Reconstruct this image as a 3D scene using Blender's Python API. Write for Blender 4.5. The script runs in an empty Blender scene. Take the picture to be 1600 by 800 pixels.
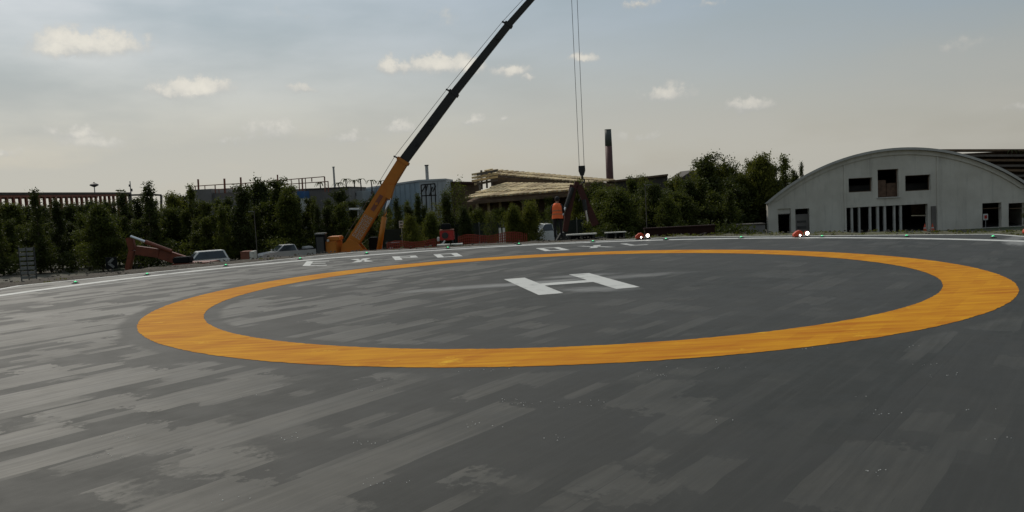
import bpy, bmesh, math, random
import numpy as np
from mathutils import Vector, Matrix
from mathutils.geometry import tessellate_polygon

R = math.radians
random.seed(7)
rng = np.random.default_rng(7)
scene = bpy.context.scene
COL = scene.collection

# ------------------------------------------------------------------ camera
EYE = Vector((0, 0, 1.95))
PITCH, ROLL, FPX = 0.0772, 0.0507, 1300.0
cp, sp, cr, sr = math.cos(PITCH), math.sin(PITCH), math.cos(ROLL), math.sin(ROLL)
FWD = Vector((0, cp, -sp)); UP0 = Vector((0, sp, cp)); RT0 = Vector((1, 0, 0))
RT = cr * RT0 - sr * UP0
UP = sr * RT0 + cr * UP0
cam = bpy.data.cameras.new('camera'); cam.sensor_width = 36; cam.lens = FPX / 1600 * 36
cam.clip_start = 0.1; cam.clip_end = 6000
camo = bpy.data.objects.new('camera', cam); COL.objects.link(camo)
m = Matrix((RT, UP, -FWD)).transposed().to_4x4(); m.translation = EYE
camo.matrix_world = m
scene.camera = camo

# ------------------------------------------------------------------ world, sun, exposure
SUN_AZ, SUN_EL = R(-34), R(44)       # azimuth from +Y towards +X
SKY_STRENGTH = 0.10
SUN_STRENGTH = 2.0
scene.view_settings.view_transform = 'Standard'
scene.view_settings.look = 'None'
scene.view_settings.gamma = 1
scene.view_settings.use_curve_mapping = False
scene.view_settings.exposure = -0.15
scene.cycles.max_bounces = 4; scene.cycles.diffuse_bounces = 2; scene.cycles.glossy_bounces = 2; scene.cycles.transmission_bounces = 2
scene.cycles.caustics_reflective = False; scene.cycles.caustics_refractive = False

sl = bpy.data.lights.new('sun', 'SUN'); sl.energy = SUN_STRENGTH; sl.angle = R(0.5); sl.color = (1, .93, .82)
so = bpy.data.objects.new('sun', sl); COL.objects.link(so)
sdir = Vector((math.sin(SUN_AZ) * math.cos(SUN_EL), math.cos(SUN_AZ) * math.cos(SUN_EL), math.sin(SUN_EL)))
so.rotation_euler = (-sdir).to_track_quat('-Z', 'Y').to_euler()
so.location = sdir * 100

def pixdir(px, py):
    d = FWD + RT * ((px - 800) / FPX) + UP * ((400 - py) / FPX)
    return d.normalized()

def P(px, py, Y):
    """the point of the place seen at that pixel, Y metres north of the camera"""
    d = FWD + RT * ((px - 800) / FPX) + UP * ((400 - py) / FPX)
    return EYE + d * (Y / d.y)

def build_world():
    w = bpy.data.worlds.new('World'); scene.world = w; w.use_nodes = True
    w.cycles.sampling_method = 'MANUAL'; w.cycles.sample_map_resolution = 512
    nt = w.node_tree; nt.nodes.clear()
    N = nt.nodes.new; L = nt.links.new
    def math_(op, a, b=None, c=None, clamp=False):
        n = N('ShaderNodeMath'); n.operation = op; n.use_clamp = clamp
        for i, v in enumerate((a, b, c)):
            if v is None: continue
            if isinstance(v, (int, float)): n.inputs[i].default_value = v
            else: L(v, n.inputs[i])
        return n.outputs[0]
    def maprange(v, a, b, c, d, kind='SMOOTHSTEP'):
        n = N('ShaderNodeMapRange'); n.interpolation_type = kind
        L(v, n.inputs[0])
        for i, x in enumerate((a, b, c, d)): n.inputs[i + 1].default_value = x
        return n.outputs[0]
    def mix(f, a, b):
        n = N('ShaderNodeMix'); n.data_type = 'RGBA'
        for s, v in ((n.inputs[0], f), (n.inputs[6], a), (n.inputs[7], b)):
            if isinstance(v, (int, float)): s.default_value = v
            elif isinstance(v, tuple): s.default_value = (*v, 1)
            else: L(v, s)
        return n.outputs[2]
    def noise(vec, scale, detail, rough=.55):
        n = N('ShaderNodeTexNoise'); L(vec, n.inputs['Vector'])
        n.inputs['Scale'].default_value = scale; n.inputs['Detail'].default_value = detail
        n.inputs['Roughness'].default_value = rough
        return n
    tc = N('ShaderNodeTexCoord'); g = tc.outputs['Generated']
    sky = N('ShaderNodeTexSky'); sky.sky_type = 'NISHITA'; sky.sun_disc = False
    sky.sun_elevation = SUN_EL; sky.sun_rotation = SUN_AZ
    sky.air_density = 1.0; sky.dust_density = 3.0; sky.ozone_density = 1.0
    sep = N('ShaderNodeSeparateXYZ'); L(g, sep.inputs[0])
    x, y, z = sep.outputs
    az = math_('ARCTAN2', x, y); el = math_('ARCSINE', z)
    # thin high veil over the blue, thicker near the horizon
    elp = math_('MAXIMUM', el, 0.0)
    comb = N('ShaderNodeCombineXYZ'); L(az, comb.inputs[0]); L(math_('MULTIPLY', el, 3.2), comb.inputs[1])
    veiln = noise(comb.outputs[0], 4.0, 5, .5)
    haze = math_('POWER', math_('SUBTRACT', 1.0, math_('MULTIPLY', elp, 1.0, clamp=True)), 6.0)
    low = maprange(el, 0.02, 0.24, 1, 0)
    veilcol = mix(low, (3.35, 4.05, 4.45), (5.15, 5.0, 4.42))
    # the veil is brighter towards the sun and duller away from it
    sdot = N('ShaderNodeVectorMath'); sdot.operation = 'DOT_PRODUCT'; L(g, sdot.inputs[0]); sdot.inputs[1].default_value = tuple(sdir)
    glow = maprange(sdot.outputs['Value'], -0.6, 1.0, 0.5, 1.28, 'LINEAR')
    vm = N('ShaderNodeVectorMath'); vm.operation = 'SCALE'; L(veilcol, vm.inputs[0]); L(glow, vm.inputs[3])
    veil = vm.outputs[0]
    vf = math_('ADD', maprange(veiln.outputs[0], .3, .72, .55, .9), math_('MULTIPLY', low, .25), clamp=True)
    col = mix(vf, sky.outputs[0], veil)
    # cumulus
    ncl = noise(g, 44, 7, .62)
    nwarp = noise(g, 60, 4, .6)
    dens = None
    clouds = [(142, 68, 78, 30, 1), (95, 78, 40, 18, .9), (185, 72, 35, 22, .9), (303, 138, 66, 22, 1), (330, 132, 40, 18, .95), (265, 143, 45, 14, .85), (476, 137, 27, 13, .85), (614, 104, 34, 20, 1), (690, 100, 58, 24, 1), (730, 104, 40, 18, .9),
              (798, 110, 34, 17, .9), (830, 121, 15, 9, .8), (910, 90, 26, 10, .72), (1035, 147, 60, 22, .78), (1170, 163, 48, 20, .8), (995, 5, 34, 12, .85),
              (118, 206, 45, 18, .68), (150, 222, 60, 18, .55), (365, 220, 30, 18, .6), (425, 200, 55, 24, .6), (550, 215, 40, 18, .6), (622, 197, 34, 18, .66), (735, 188, 34, 12, .62), (790, 186, 13, 8, .6), (1100, 5, 50, 10, .5),
              (1000, 215, 90, 16, .45), (1480, 70, 60, 22, .45), (1595, 165, 26, 10, .5), (700, 25, 60, 26, .4), (470, 20, 70, 20, .4), (0, 240, 40, 12, .6)]
    blobs = []
    for cx, cy, hw, hh, wt in clouds:
        d = pixdir(cx, cy)
        blobs.append((math.atan2(d.x, d.y), math.asin(d.z), hw / FPX, hh / FPX, wt if wt > .75 else wt * 1.15))
    wv = N('ShaderNodeVectorMath'); wv.operation = 'MULTIPLY_ADD'
    L(nwarp.outputs['Color'], wv.inputs[0]); wv.inputs[1].default_value = (.024, .018, 0); 
    cb = N('ShaderNodeCombineXYZ'); L(math_('SUBTRACT', az, .012), cb.inputs[0]); L(math_('SUBTRACT', el, .009), cb.inputs[1])
    L(cb.outputs[0], wv.inputs[2])
    topn = None
    for a, e, sw, sh, wt in blobs:
        s1 = N('ShaderNodeVectorMath'); s1.operation = 'SUBTRACT'; L(wv.outputs[0], s1.inputs[0]); s1.inputs[1].default_value = (a, e - sh * .25, 0)
        s2 = N('ShaderNodeVectorMath'); s2.operation = 'MULTIPLY'; L(s1.outputs[0], s2.inputs[0]); s2.inputs[1].default_value = (.78 / sw, .78 / sh, 0)
        s3 = N('ShaderNodeVectorMath'); s3.operation = 'LENGTH'; L(s2.outputs[0], s3.inputs[0])
        v = maprange(s3.outputs['Value'], 0, 1.35, wt, 0, 'LINEAR')
        # light on the crown of the cloud, dusk at its base
        s5 = N('ShaderNodeSeparateXYZ'); L(s2.outputs[0], s5.inputs[0])
        t = math_('MULTIPLY', maprange(s5.outputs[1], -.75, .6, 0, 1), v)
        dens = v if dens is None else math_('MAXIMUM', dens, v)
        topn = t if topn is None else math_('MAXIMUM', topn, t)
    # the same broken cumulus goes on all round and overhead, beyond the clouds placed above
    mpg = N('ShaderNodeMapping'); mpg.inputs['Scale'].default_value = (1, 1, 2.2); L(g, mpg.inputs[0])
    gen = noise(mpg.outputs[0], 5.0, 2, .4)
    away = math_('MAXIMUM', maprange(math_('ABSOLUTE', az), .62, .75, 0, 1), maprange(el, .32, .42, 0, 1))
    gd = math_('MULTIPLY', math_('MULTIPLY', maprange(gen.outputs[0], .56, .72, 0, 1), away), maprange(el, .0, .05, 0, 1))
    dens = math_('MAXIMUM', dens, gd); topn = math_('MAXIMUM', topn, math_('MULTIPLY', gd, .7))
    dn = math_('ADD', dens, math_('MULTIPLY', math_('SUBTRACT', ncl.outputs[0], .5), 1.5))
    mask = maprange(dn, .30, .64, 0, 1)
    mask = math_('MULTIPLY', mask, maprange(dens, 0.0, .35, 0, 1))
    mask = math_('MULTIPLY', mask, maprange(topn, .05, .58, .03, .95))
    ccol = mix(maprange(math_('ADD', topn, math_('MULTIPLY', math_('SUBTRACT', ncl.outputs[0], .5), .8)), .12, .85, 0, 1), (4.6, 4.65, 4.5), (7.6, 7.25, 6.4))
    vm2 = N('ShaderNodeVectorMath'); vm2.operation = 'SCALE'; L(ccol, vm2.inputs[0]); L(glow, vm2.inputs[3])
    col = mix(mask, col, vm2.outputs[0])
    bg = N('ShaderNodeBackground'); L(col, bg.inputs[0]); bg.inputs[1].default_value = SKY_STRENGTH
    out = N('ShaderNodeOutputWorld'); L(bg.outputs[0], out.inputs[0])
build_world()

# ------------------------------------------------------------------ helpers
class MB:
    def __init__(s): s.v = []; s.f = []
    def add(s, vs, fs):
        o = len(s.v); s.v += [tuple(v) for v in vs]; s.f += [tuple(i + o for i in f) for f in fs]; return s
    def box(s, c, size, rz=0, mat=None):
        a, b, d = size[0] / 2, size[1] / 2, size[2] / 2
        vs = [Vector((i, j, k)) for k in (-d, d) for (i, j) in ((-a, -b), (a, -b), (a, b), (-a, b))]
        M = mat if mat is not None else Matrix.Rotation(rz, 3, 'Z')
        c = Vector(c)
        return s.add([M @ v + c for v in vs], [(3, 2, 1, 0), (4, 5, 6, 7), (0, 1, 5, 4), (1, 2, 6, 5), (2, 3, 7, 6), (3, 0, 4, 7)])
    def bb(s, x0, x1, y0, y1, z0, z1):
        return s.box(((x0 + x1) / 2, (y0 + y1) / 2, (z0 + z1) / 2), (x1 - x0, y1 - y0, z1 - z0))
    def beam(s, p0, p1, w, h, w1=None, h1=None, up=(0, 0, 1)):
        p0, p1 = Vector(p0), Vector(p1); d = (p1 - p0).normalized()
        u = Vector(up)
        if abs(d.dot(u)) > .98: u = Vector((0, 1, 0))
        side = d.cross(u).normalized(); u = side.cross(d)
        w1 = w if w1 is None else w1; h1 = h if h1 is None else h1
        vs = []
        for p, a, b in ((p0, w, h), (p1, w1, h1)):
            vs += [p + side * (i * a / 2) + u * (j * b / 2) for i, j in ((-1, -1), (1, -1), (1, 1), (-1, 1))]
        return s.add(vs, [(0, 1, 2, 3), (7, 6, 5, 4), (0, 4, 5, 1), (1, 5, 6, 2), (2, 6, 7, 3), (3, 7, 4, 0)])
    def tube(s, p0, p1, r0, r1=None, n=8, cap=True):
        p0, p1 = Vector(p0), Vector(p1); d = (p1 - p0).normalized(); r1 = r0 if r1 is None else r1
        u = Vector((0, 0, 1)) if abs(d.z) < .9 else Vector((1, 0, 0))
        a = d.cross(u).normalized(); b = d.cross(a)
        vs = []
        for p, r in ((p0, r0), (p1, r1)):
            vs += [p + a * (r * math.cos(t)) + b * (r * math.sin(t)) for t in (2 * math.pi * i / n for i in range(n))]
        fs = [(i, (i + 1) % n, n + (i + 1) % n, n + i) for i in range(n)]
        if cap: fs += [tuple(range(n))[::-1], tuple(range(n, 2 * n))]
        return s.add(vs, fs)
    def path(s, pts, rs, n=6):
        for i in range(len(pts) - 1): s.tube(pts[i], pts[i + 1], rs[i], rs[i + 1], n)
        return s
    def prism(s, poly, origin, ax, ay, az, depth, holes=()):
        """2D outline (u,v) -> origin+u*ax+v*ay, extruded depth along az, with holes"""
        o = Vector(origin); ax, ay, az = Vector(ax), Vector(ay), Vector(az)
        loops = [list(poly)] + [list(h) for h in holes]
        flat = [p for lp in loops for p in lp]
        tris = tessellate_polygon([[Vector((p[0], p[1], 0)) for p in lp] for lp in loops])
        n = len(flat)
        vs = [o + ax * p[0] + ay * p[1] for p in flat] + [o + ax * p[0] + ay * p[1] + az * depth for p in flat]
        fs = [tuple(t) for t in tris] + [tuple(n + i for i in reversed(t)) for t in tris]
        k = 0
        for lp in loops:
            c = len(lp)
            for i in range(c):
                a, b = k + i, k + (i + 1) % c
                fs.append((a, b, n + b, n + a))
            k += c
        return s.add(vs, fs)
    def lathe(s, prof, c, n=16, axis='Z'):
        c = Vector(c); vs = []; m_ = len(prof)
        for i in range(n):
            t = 2 * math.pi * i / n
            for r, h in prof:
                a, b = r * math.cos(t), r * math.sin(t)
                vs.append(c + (Vector((a, b, h)) if axis == 'Z' else Vector((a, h, b)) if axis == 'Y' else Vector((h, a, b))))
        fs = []
        for i in range(n):
            j = (i + 1) % n
            for k in range(m_ - 1): fs.append((i * m_ + k, j * m_ + k, j * m_ + k + 1, i * m_ + k + 1))
        fs.append(tuple(i * m_ for i in range(n))[::-1]); fs.append(tuple(i * m_ + m_ - 1 for i in range(n)))
        return s.add(vs, fs)
    def mesh(s, name, mat=None, smooth=False, bevel=0):
        me = bpy.data.meshes.new(name); me.from_pydata(s.v, [], s.f); me.validate()
        bm = bmesh.new(); bm.from_mesh(me); bmesh.ops.recalc_face_normals(bm, faces=bm.faces)
        if bevel: bmesh.ops.bevel(bm, geom=bm.edges[:], offset=bevel, segments=2, affect='EDGES', clamp_overlap=True)
        bm.to_mesh(me); bm.free()
        if smooth:
            for p in me.polygons: p.use_smooth = True
        if mat: me.materials.append(mat)
        return me
    def build(s, name, mat, parent=None, smooth=False, bevel=0):
        return obj(name, s.mesh(name, mat, smooth, bevel), parent)

def obj(name, me, parent=None):
    o = bpy.data.objects.new(name, me); COL.objects.link(o)
    if parent is not None: o.parent = parent
    return o
def tag(o, label=None, cat=None, group=None, kind=None):
    if label: o['label'] = label
    if cat: o['category'] = cat
    if group: o['group'] = group
    if kind: o['kind'] = kind
    return o
def thing(name, label, cat, loc=(0, 0, 0), rz=0, group=None):
    o = bpy.data.objects.new(name, None); COL.objects.link(o); o.empty_display_size = .2
    o.location = loc; o.rotation_euler = (0, 0, rz)
    return tag(o, label, cat, group)

# ------------------------------------------------------------------ materials
MATS = {}
def mat(name, col, rough=.7, var=.15, scale=3.0, bump=0.0, metal=0.0, spec=.4, emit=None, estr=0, alpha=1, detail=5, col2=None, bscale=None):
    if name in MATS: return MATS[name]
    m_ = bpy.data.materials.new(name); m_.use_nodes = True; nt = m_.node_tree
    b = nt.nodes['Principled BSDF']; N = nt.nodes.new; L = nt.links.new
    b.inputs['Roughness'].default_value = rough; b.inputs['Metallic'].default_value = metal
    b.inputs['Specular IOR Level'].default_value = spec
    b.inputs['Base Color'].default_value = (*col, 1)
    if var or col2:
        tc = N('ShaderNodeTexCoord'); n = N('ShaderNodeTexNoise'); L(tc.outputs['Object'], n.inputs['Vector'])
        n.inputs['Scale'].default_value = scale; n.inputs['Detail'].default_value = detail; n.inputs['Roughness'].default_value = .6
        rmp = N('ShaderNodeValToRGB'); L(n.outputs[0], rmp.inputs[0])
        c2 = col2 if col2 else tuple(min(1, c * (1 + var)) for c in col)
        c1 = col if col2 else tuple(c * (1 - var) for c in col)
        rmp.color_ramp.elements[0].color = (*c1, 1); rmp.color_ramp.elements[0].position = .3
        rmp.color_ramp.elements[1].color = (*c2, 1); rmp.color_ramp.elements[1].position = .7
        L(rmp.outputs[0], b.inputs['Base Color'])
        if bump:
            n2 = N('ShaderNodeTexNoise'); L(tc.outputs['Object'], n2.inputs['Vector']); n2.inputs['Scale'].default_value = bscale or scale * 6; n2.inputs['Detail'].default_value = 4
            bp = N('ShaderNodeBump'); bp.inputs['Strength'].default_value = bump; bp.inputs['Distance'].default_value = .02
            L(n2.outputs[0], bp.inputs['Height']); L(bp.outputs[0], b.inputs['Normal'])
    if emit:
        b.inputs['Emission Color'].default_value = (*emit, 1); b.inputs['Emission Strength'].default_value = estr
    MATS[name] = m_
    return m_

def leaf_mat(name, c1, c2, trans=.25):
    m_ = bpy.data.materials.new(name); m_.use_nodes = True; nt = m_.node_tree; N = nt.nodes.new; L = nt.links.new
    b = nt.nodes['Principled BSDF']; out = nt.nodes['Material Output']
    tc = N('ShaderNodeTexCoord'); n = N('ShaderNodeTexNoise'); L(tc.outputs['Object'], n.inputs['Vector']); n.inputs['Scale'].default_value = 1.3; n.inputs['Detail'].default_value = 6
    oi = N('ShaderNodeObjectInfo')
    ad = N('ShaderNodeMath'); ad.operation = 'MULTIPLY_ADD'; L(oi.outputs['Random'], ad.inputs[0]); ad.inputs[1].default_value = .3; L(n.outputs[0], ad.inputs[2])
    rmp = N('ShaderNodeValToRGB'); L(ad.outputs[0], rmp.inputs[0])
    rmp.color_ramp.elements[0].color = (*c1, 1); rmp.color_ramp.elements[0].position = .4
    rmp.color_ramp.elements[1].color = (*c2, 1); rmp.color_ramp.elements[1].position = .95
    L(rmp.outputs[0], b.inputs['Base Color']); b.inputs['Roughness'].default_value = .6; b.inputs['Specular IOR Level'].default_value = .25
    tr = N('ShaderNodeBsdfTranslucent'); L(rmp.outputs[0], tr.inputs[0])
    mx = N('ShaderNodeMixShader'); mx.inputs[0].default_value = trans; L(b.outputs[0], mx.inputs[1]); L(tr.outputs[0], mx.inputs[2]); L(mx.outputs[0], out.inputs[0])
    MATS[name] = m_; return m_

leaf_mat('leaf_dark', (.032, .043, .009), (.066, .080, .014), .45)
leaf_mat('leaf_mid', (.046, .060, .010), (.105, .120, .018), .5)
leaf_mat('leaf_light', (.074, .088, .012), (.160, .160, .024), .55)
mat('bark', (.07, .055, .04), .9, .3, 6, .4)
mat('white_paint', (.62, .62, .58), .55, .18, 2.5, .1)
mat('orange_steel', (.50, .165, .015), .45, .12, 1.2, .05)
mat('black_steel', (.022, .022, .020), .5, .2, 2)
mat('steel', (.35, .36, .36), .35, .15, 4, 0, .7)
mat('rope', (.10, .10, .10), .6, 0)
mat('red_steel', (.15, .034, .014), .55, .3, 1.5, .1)
mat('dark_red_steel', (.06, .013, .008), .6, .3, 1.5, .1)
mat('bright_red', (.38, .022, .016), .5, .15, 3)
mat('rubber', (.018, .018, .018), .85, .2, 8)
mat('glass', (.03, .04, .045), .08, 0, spec=.8)
mat('car_silver', (.66, .67, .67), .3, .05, 2, 0, .4)
mat('car_white', (.80, .80, .77), .3, .05, 2)
mat('car_dark', (.03, .03, .032), .35, .1, 2)
mat('chrome', (.6, .6, .6), .2, 0, metal=1)
mat('concrete_wall', (.34, .325, .295), .9, .10, .5, .15, col2=(.42, .405, .375), bscale=9, spec=.2, detail=8)
mat('concrete_trim', (.46, .445, .41), .85, .12, 1.2, .15)
mat('concrete_dark', (.16, .145, .13), .9, .25, .8, .2)
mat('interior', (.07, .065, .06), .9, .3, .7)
mat('old_door', (.12, .07, .045), .8, .4, 3, .2)
mat('timber', (.66, .53, .31), .8, .30, 1.6, .2)
mat('timber_mid', (.40, .30, .17), .8, .3, 1.6, .2)
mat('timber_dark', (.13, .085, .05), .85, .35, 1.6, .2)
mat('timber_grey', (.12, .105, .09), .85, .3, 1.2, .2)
mat('blue_cladding', (.27, .34, .38), .5, .12, .7)
mat('grey_cladding', (.36, .385, .39), .55, .12, .7)
mat('grey_box', (.17, .16, .15), .7, .15, .8)
mat('blue_panel', (.04, .12, .28), .5, .1, 1)
mat('rust_column', (.23, .085, .055), .8, .25, .6)
mat('roof_dark', (.07, .06, .05), .8, .25, .6)
mat('tower_red', (.10, .045, .04), .6, .25, .5)
mat('tower_green', (.075, .085, .075), .6, .25, .5)
mat('shade_net', (.018, .024, .017), .9, .3, 1.0)
mat('net_orange', (.25, .04, .02), .7, .2, 1)
mat('sign_white', (.55, .55, .52), .6, .1, 4)
mat('sign_dark', (.05, .05, .05), .6, .1, 4)
mat('strip_grey', (.17, .17, .165), .7, .2, 5)
mat('black_cabin', (.010, .011, .012), .8, .2, 3, spec=.12)
mat('vest', (1.0, .17, .045), .75, .10, 9, .3)
mat('reflective', (.55, .17, .07), .4, .1, 9)
mat('cloth_dark', (.016, .015, .016), .85, .25, 14, .4)
mat('skin', (.32, .17, .11), .6, .1, 20)
mat('hair', (.015, .012, .01), .8, .2, 40)
mat('lamp_orange', (.60, .07, .025), .45, .15, 10)
mat('lamp_lit', (1, 1, .95), .3, 0, emit=(1, .96, .88), estr=9)
mat('green_lit', (.1, .6, .25), .2, 0, emit=(.10, 1, .38), estr=1.0)
mat('green_glass', (.01, .12, .04), .15, 0, spec=.7)
mat('brick_red', (.055, .022, .018), .85, .25, 2, .2)
mat('plank_pale', (.62, .60, .54), .6, .15, 3)
mat('crumb', (.6, .6, .56), .7, 0)
mat('cone_red', (.6, .08, .03), .5, .1, 6)

def streak_nodes(nt, centre_mask=True):
    """roller lanes: u along the lanes, v across them (object space, metres)"""
    N = nt.nodes.new; L = nt.links.new
    tc = N('ShaderNodeTexCoord')
    mp = N('ShaderNodeMapping'); mp.vector_type = 'TEXTURE'; mp.inputs['Rotation'].default_value = (0, 0, R(53)); L(tc.outputs['Object'], mp.inputs[0])
    return tc, mp
def M_(nt, op, a, b=None, c=None, clamp=False):
    n = nt.nodes.new('ShaderNodeMath'); n.operation = op; n.use_clamp = clamp
    for i, v in enumerate((a, b, c)):
        if v is None: continue
        if isinstance(v, (int, float)): n.inputs[i].default_value = v
        else: nt.links.new(v, n.inputs[i])
    return n.outputs[0]
def MR(nt, v, a, b, c, d, kind='SMOOTHSTEP'):
    n = nt.nodes.new('ShaderNodeMapRange'); n.interpolation_type = kind; nt.links.new(v, n.inputs[0])
    for i, x in enumerate((a, b, c, d)): n.inputs[i + 1].default_value = x
    return n.outputs[0]
def MIX(nt, f, a, b):
    n = nt.nodes.new('ShaderNodeMix'); n.data_type = 'RGBA'
    for s, v in ((n.inputs[0], f), (n.inputs[6], a), (n.inputs[7], b)):
        if isinstance(v, (int, float)): s.default_value = v
        elif isinstance(v, tuple): s.default_value = (*v, 1)
        else: nt.links.new(v, s)
    return n.outputs[2]
def NOISE(nt, vec, scale, detail=4, rough=.55, dims='3D'):
    n = nt.nodes.new('ShaderNodeTexNoise'); n.noise_dimensions = dims; nt.links.new(vec, n.inputs['Vector'])
    n.inputs['Scale'].default_value = scale; n.inputs['Detail'].default_value = detail; n.inputs['Roughness'].default_value = rough
    return n.outputs[0]

def lanes(nt, vec, width, ulen, seed, soft=.05, thr=.5, wob=.06):
    """per-lane random patches (0..1): lane of `width`, patches about `ulen` long"""
    N = nt.nodes.new; L = nt.links.new
    s = N('ShaderNodeSeparateXYZ'); L(vec, s.inputs[0])
    wn = NOISE(nt, vec, .9, 3)
    v = M_(nt, 'ADD', s.outputs[1], M_(nt, 'MULTIPLY', M_(nt, 'SUBTRACT', wn, .5), wob * 2))
    cv = N('ShaderNodeCombineXYZ'); L(s.outputs[1], cv.inputs[0]); cv.inputs[1].default_value = seed * 9
    v = M_(nt, 'ADD', v, M_(nt, 'MULTIPLY', M_(nt, 'SUBTRACT', NOISE(nt, cv.outputs[0], .9 / width * .5, 2, .5, '2D'), .5), width * 2.2))
    lane = M_(nt, 'FLOOR', M_(nt, 'DIVIDE', M_(nt, 'ADD', v, seed * 3.7), width))
    cb = N('ShaderNodeCombineXYZ'); L(lane, cb.inputs[0]); cb.inputs[1].default_value = seed
    wh = N('ShaderNodeTexWhiteNoise'); L(cb.outputs[0], wh.inputs['Vector'])
    u = M_(nt, 'ADD', M_(nt, 'DIVIDE', s.outputs[0], ulen), M_(nt, 'MULTIPLY', wh.outputs['Value'], 57.0))
    jag = NOISE(nt, vec, 7.0, 5, .65)
    u = M_(nt, 'ADD', u, M_(nt, 'MULTIPLY', jag, .38))
    cb2 = N('ShaderNodeCombineXYZ'); L(u, cb2.inputs[0]); L(M_(nt, 'MULTIPLY', lane, 11.3), cb2.inputs[1])
    n = NOISE(nt, cb2.outputs[0], 1.0, 1.5, .5, '2D')
    return MR(nt, n, thr - soft, thr + soft, 0, 1), n

def pad_material():
    m_ = bpy.data.materials.new('pad_paint'); m_.use_nodes = True; nt = m_.node_tree; N = nt.nodes.new; L = nt.links.new
    b = nt.nodes['Principled BSDF']
    tc, mp = streak_nodes(nt)
    vec = mp.outputs[0]
    p1, n1 = lanes(nt, vec, .44, 2.6, 1.0, .05, .50)
    p2, n2 = lanes(nt, vec, .24, 1.5, 2.0, .05, .54)
    p3, n3 = lanes(nt, vec, 1.25, 5.0, 3.0, .06, .46, .1)
    sp_ = N('ShaderNodeSeparateXYZ'); L(tc.outputs['Object'], sp_.inputs[0])
    # pale roller patches; their gain towards the left is sky glare painted in
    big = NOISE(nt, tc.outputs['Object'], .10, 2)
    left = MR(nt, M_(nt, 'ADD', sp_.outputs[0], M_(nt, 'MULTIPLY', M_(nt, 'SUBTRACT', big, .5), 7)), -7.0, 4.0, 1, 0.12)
    fine = NOISE(nt, tc.outputs['Object'], 2.2, 8, .65)
    grain = NOISE(nt, tc.outputs['Object'], 90, 3, .7)
    dist = N('ShaderNodeVectorMath'); dist.operation = 'DISTANCE'; L(tc.outputs['Object'], dist.inputs[0]); dist.inputs[1].default_value = (1.02, 17.18, 0)
    ringm = M_(nt, 'ABSOLUTE', M_(nt, 'SUBTRACT', dist.outputs['Value'], 7.55))
    edge = MR(nt, M_(nt, 'ADD', ringm, M_(nt, 'MULTIPLY', fine, .22)), .86, 1.02, 0, 1)     # fresh coat along both sides of the ring
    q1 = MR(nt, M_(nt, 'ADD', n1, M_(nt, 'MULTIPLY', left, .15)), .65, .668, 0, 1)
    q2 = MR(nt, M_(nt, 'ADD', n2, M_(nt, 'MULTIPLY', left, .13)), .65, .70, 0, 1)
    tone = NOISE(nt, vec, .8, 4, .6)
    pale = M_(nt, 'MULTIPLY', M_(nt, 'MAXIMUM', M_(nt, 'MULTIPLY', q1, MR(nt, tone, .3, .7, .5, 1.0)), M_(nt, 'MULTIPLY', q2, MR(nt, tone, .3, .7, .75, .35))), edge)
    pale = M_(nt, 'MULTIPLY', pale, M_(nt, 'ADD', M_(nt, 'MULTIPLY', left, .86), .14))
    br = N('ShaderNodeMapping'); br.inputs['Scale'].default_value = (.5, 9, 1); L(vec, br.inputs[0])
    brush = NOISE(nt, br.outputs[0], 1.6, 6, .65)
    pale = M_(nt, 'MULTIPLY', pale, MR(nt, brush, .3, .62, .55, 1.0))
    c = MIX(nt, p3, (.028, .029, .025), (.037, .037, .033))
    c = MIX(nt, M_(nt, 'MULTIPLY', p2, .4), c, (.052, .051, .045))
    c = MIX(nt, MR(nt, brush, .42, .75, 0, .45), c, (.060, .059, .053))
    c = MIX(nt, pale, c, (.142, .132, .110))
    speck = NOISE(nt, tc.outputs['Object'], 160, 2, .6)
    c = MIX(nt, MR(nt, speck, .60, .72, 0, .42), c, (.13, .13, .12))
    c = MIX(nt, MR(nt, speck, .38, .26, 0, .35), c, (.016, .016, .014))
    # over-spray and scuffs of white paint beside the letter and lines
    def smear(cx, cy, ang, lw, lh, k):
        mm = N('ShaderNodeMapping'); mm.vector_type = 'TEXTURE'; mm.inputs['Location'].default_value = (cx, cy, 0); mm.inputs['Rotation'].default_value = (0, 0, R(ang)); mm.inputs['Scale'].default_value = (lw, lh, 1)
        L(tc.outputs['Object'], mm.inputs[0])
        ln = N('ShaderNodeVectorMath'); ln.operation = 'LENGTH'; L(mm.outputs[0], ln.inputs[0])
        nn = NOISE(nt, mm.outputs[0], 2.5, 5, .65)
        return M_(nt, 'MULTIPLY', MR(nt, M_(nt, 'ADD', ln.outputs['Value'], M_(nt, 'MULTIPLY', M_(nt, 'SUBTRACT', nn, .5), 1.5)), .25, 1.1, 1, 0), k)
    sm = None
    for a in ((.2, 17.5, 12, 2.4, .35, .7), (1.5, 18.5, 8, 1.0, .35, .6), (1.6, 15.9, -20, .9, .5, .55), (-1.2, 17.3, 14, 1.6, .4, .55), (12.9, 21.2, 62, 1.2, .35, .75), (13.8, 22.6, 50, 1.2, .3, .6),
              (2.6, 17.9, 10, 1.5, .4, .4), (-9.5, 24.5, 40, 2.5, .25, .5), (-11.4, 22.2, 55, 2.0, .2, .6), (-4.0, 21.5, 30, 2.2, .3, .25)):
        s_ = smear(*a); sm = s_ if sm is None else M_(nt, 'MAXIMUM', sm, s_)
    c = MIX(nt, sm, c, (.30, .30, .29))
    c = MIX(nt, MR(nt, fine, .35, .75, 0, .3), c, (.032, .032, .028))
    # slab joints
    sx = N('ShaderNodeSeparateXYZ'); L(vec, sx.inputs[0])
    j = M_(nt, 'ABSOLUTE', M_(nt, 'SUBTRACT', M_(nt, 'FRACT', M_(nt, 'DIVIDE', M_(nt, 'ADD', sx.outputs[1], .35), 1.25)), .5))
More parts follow.
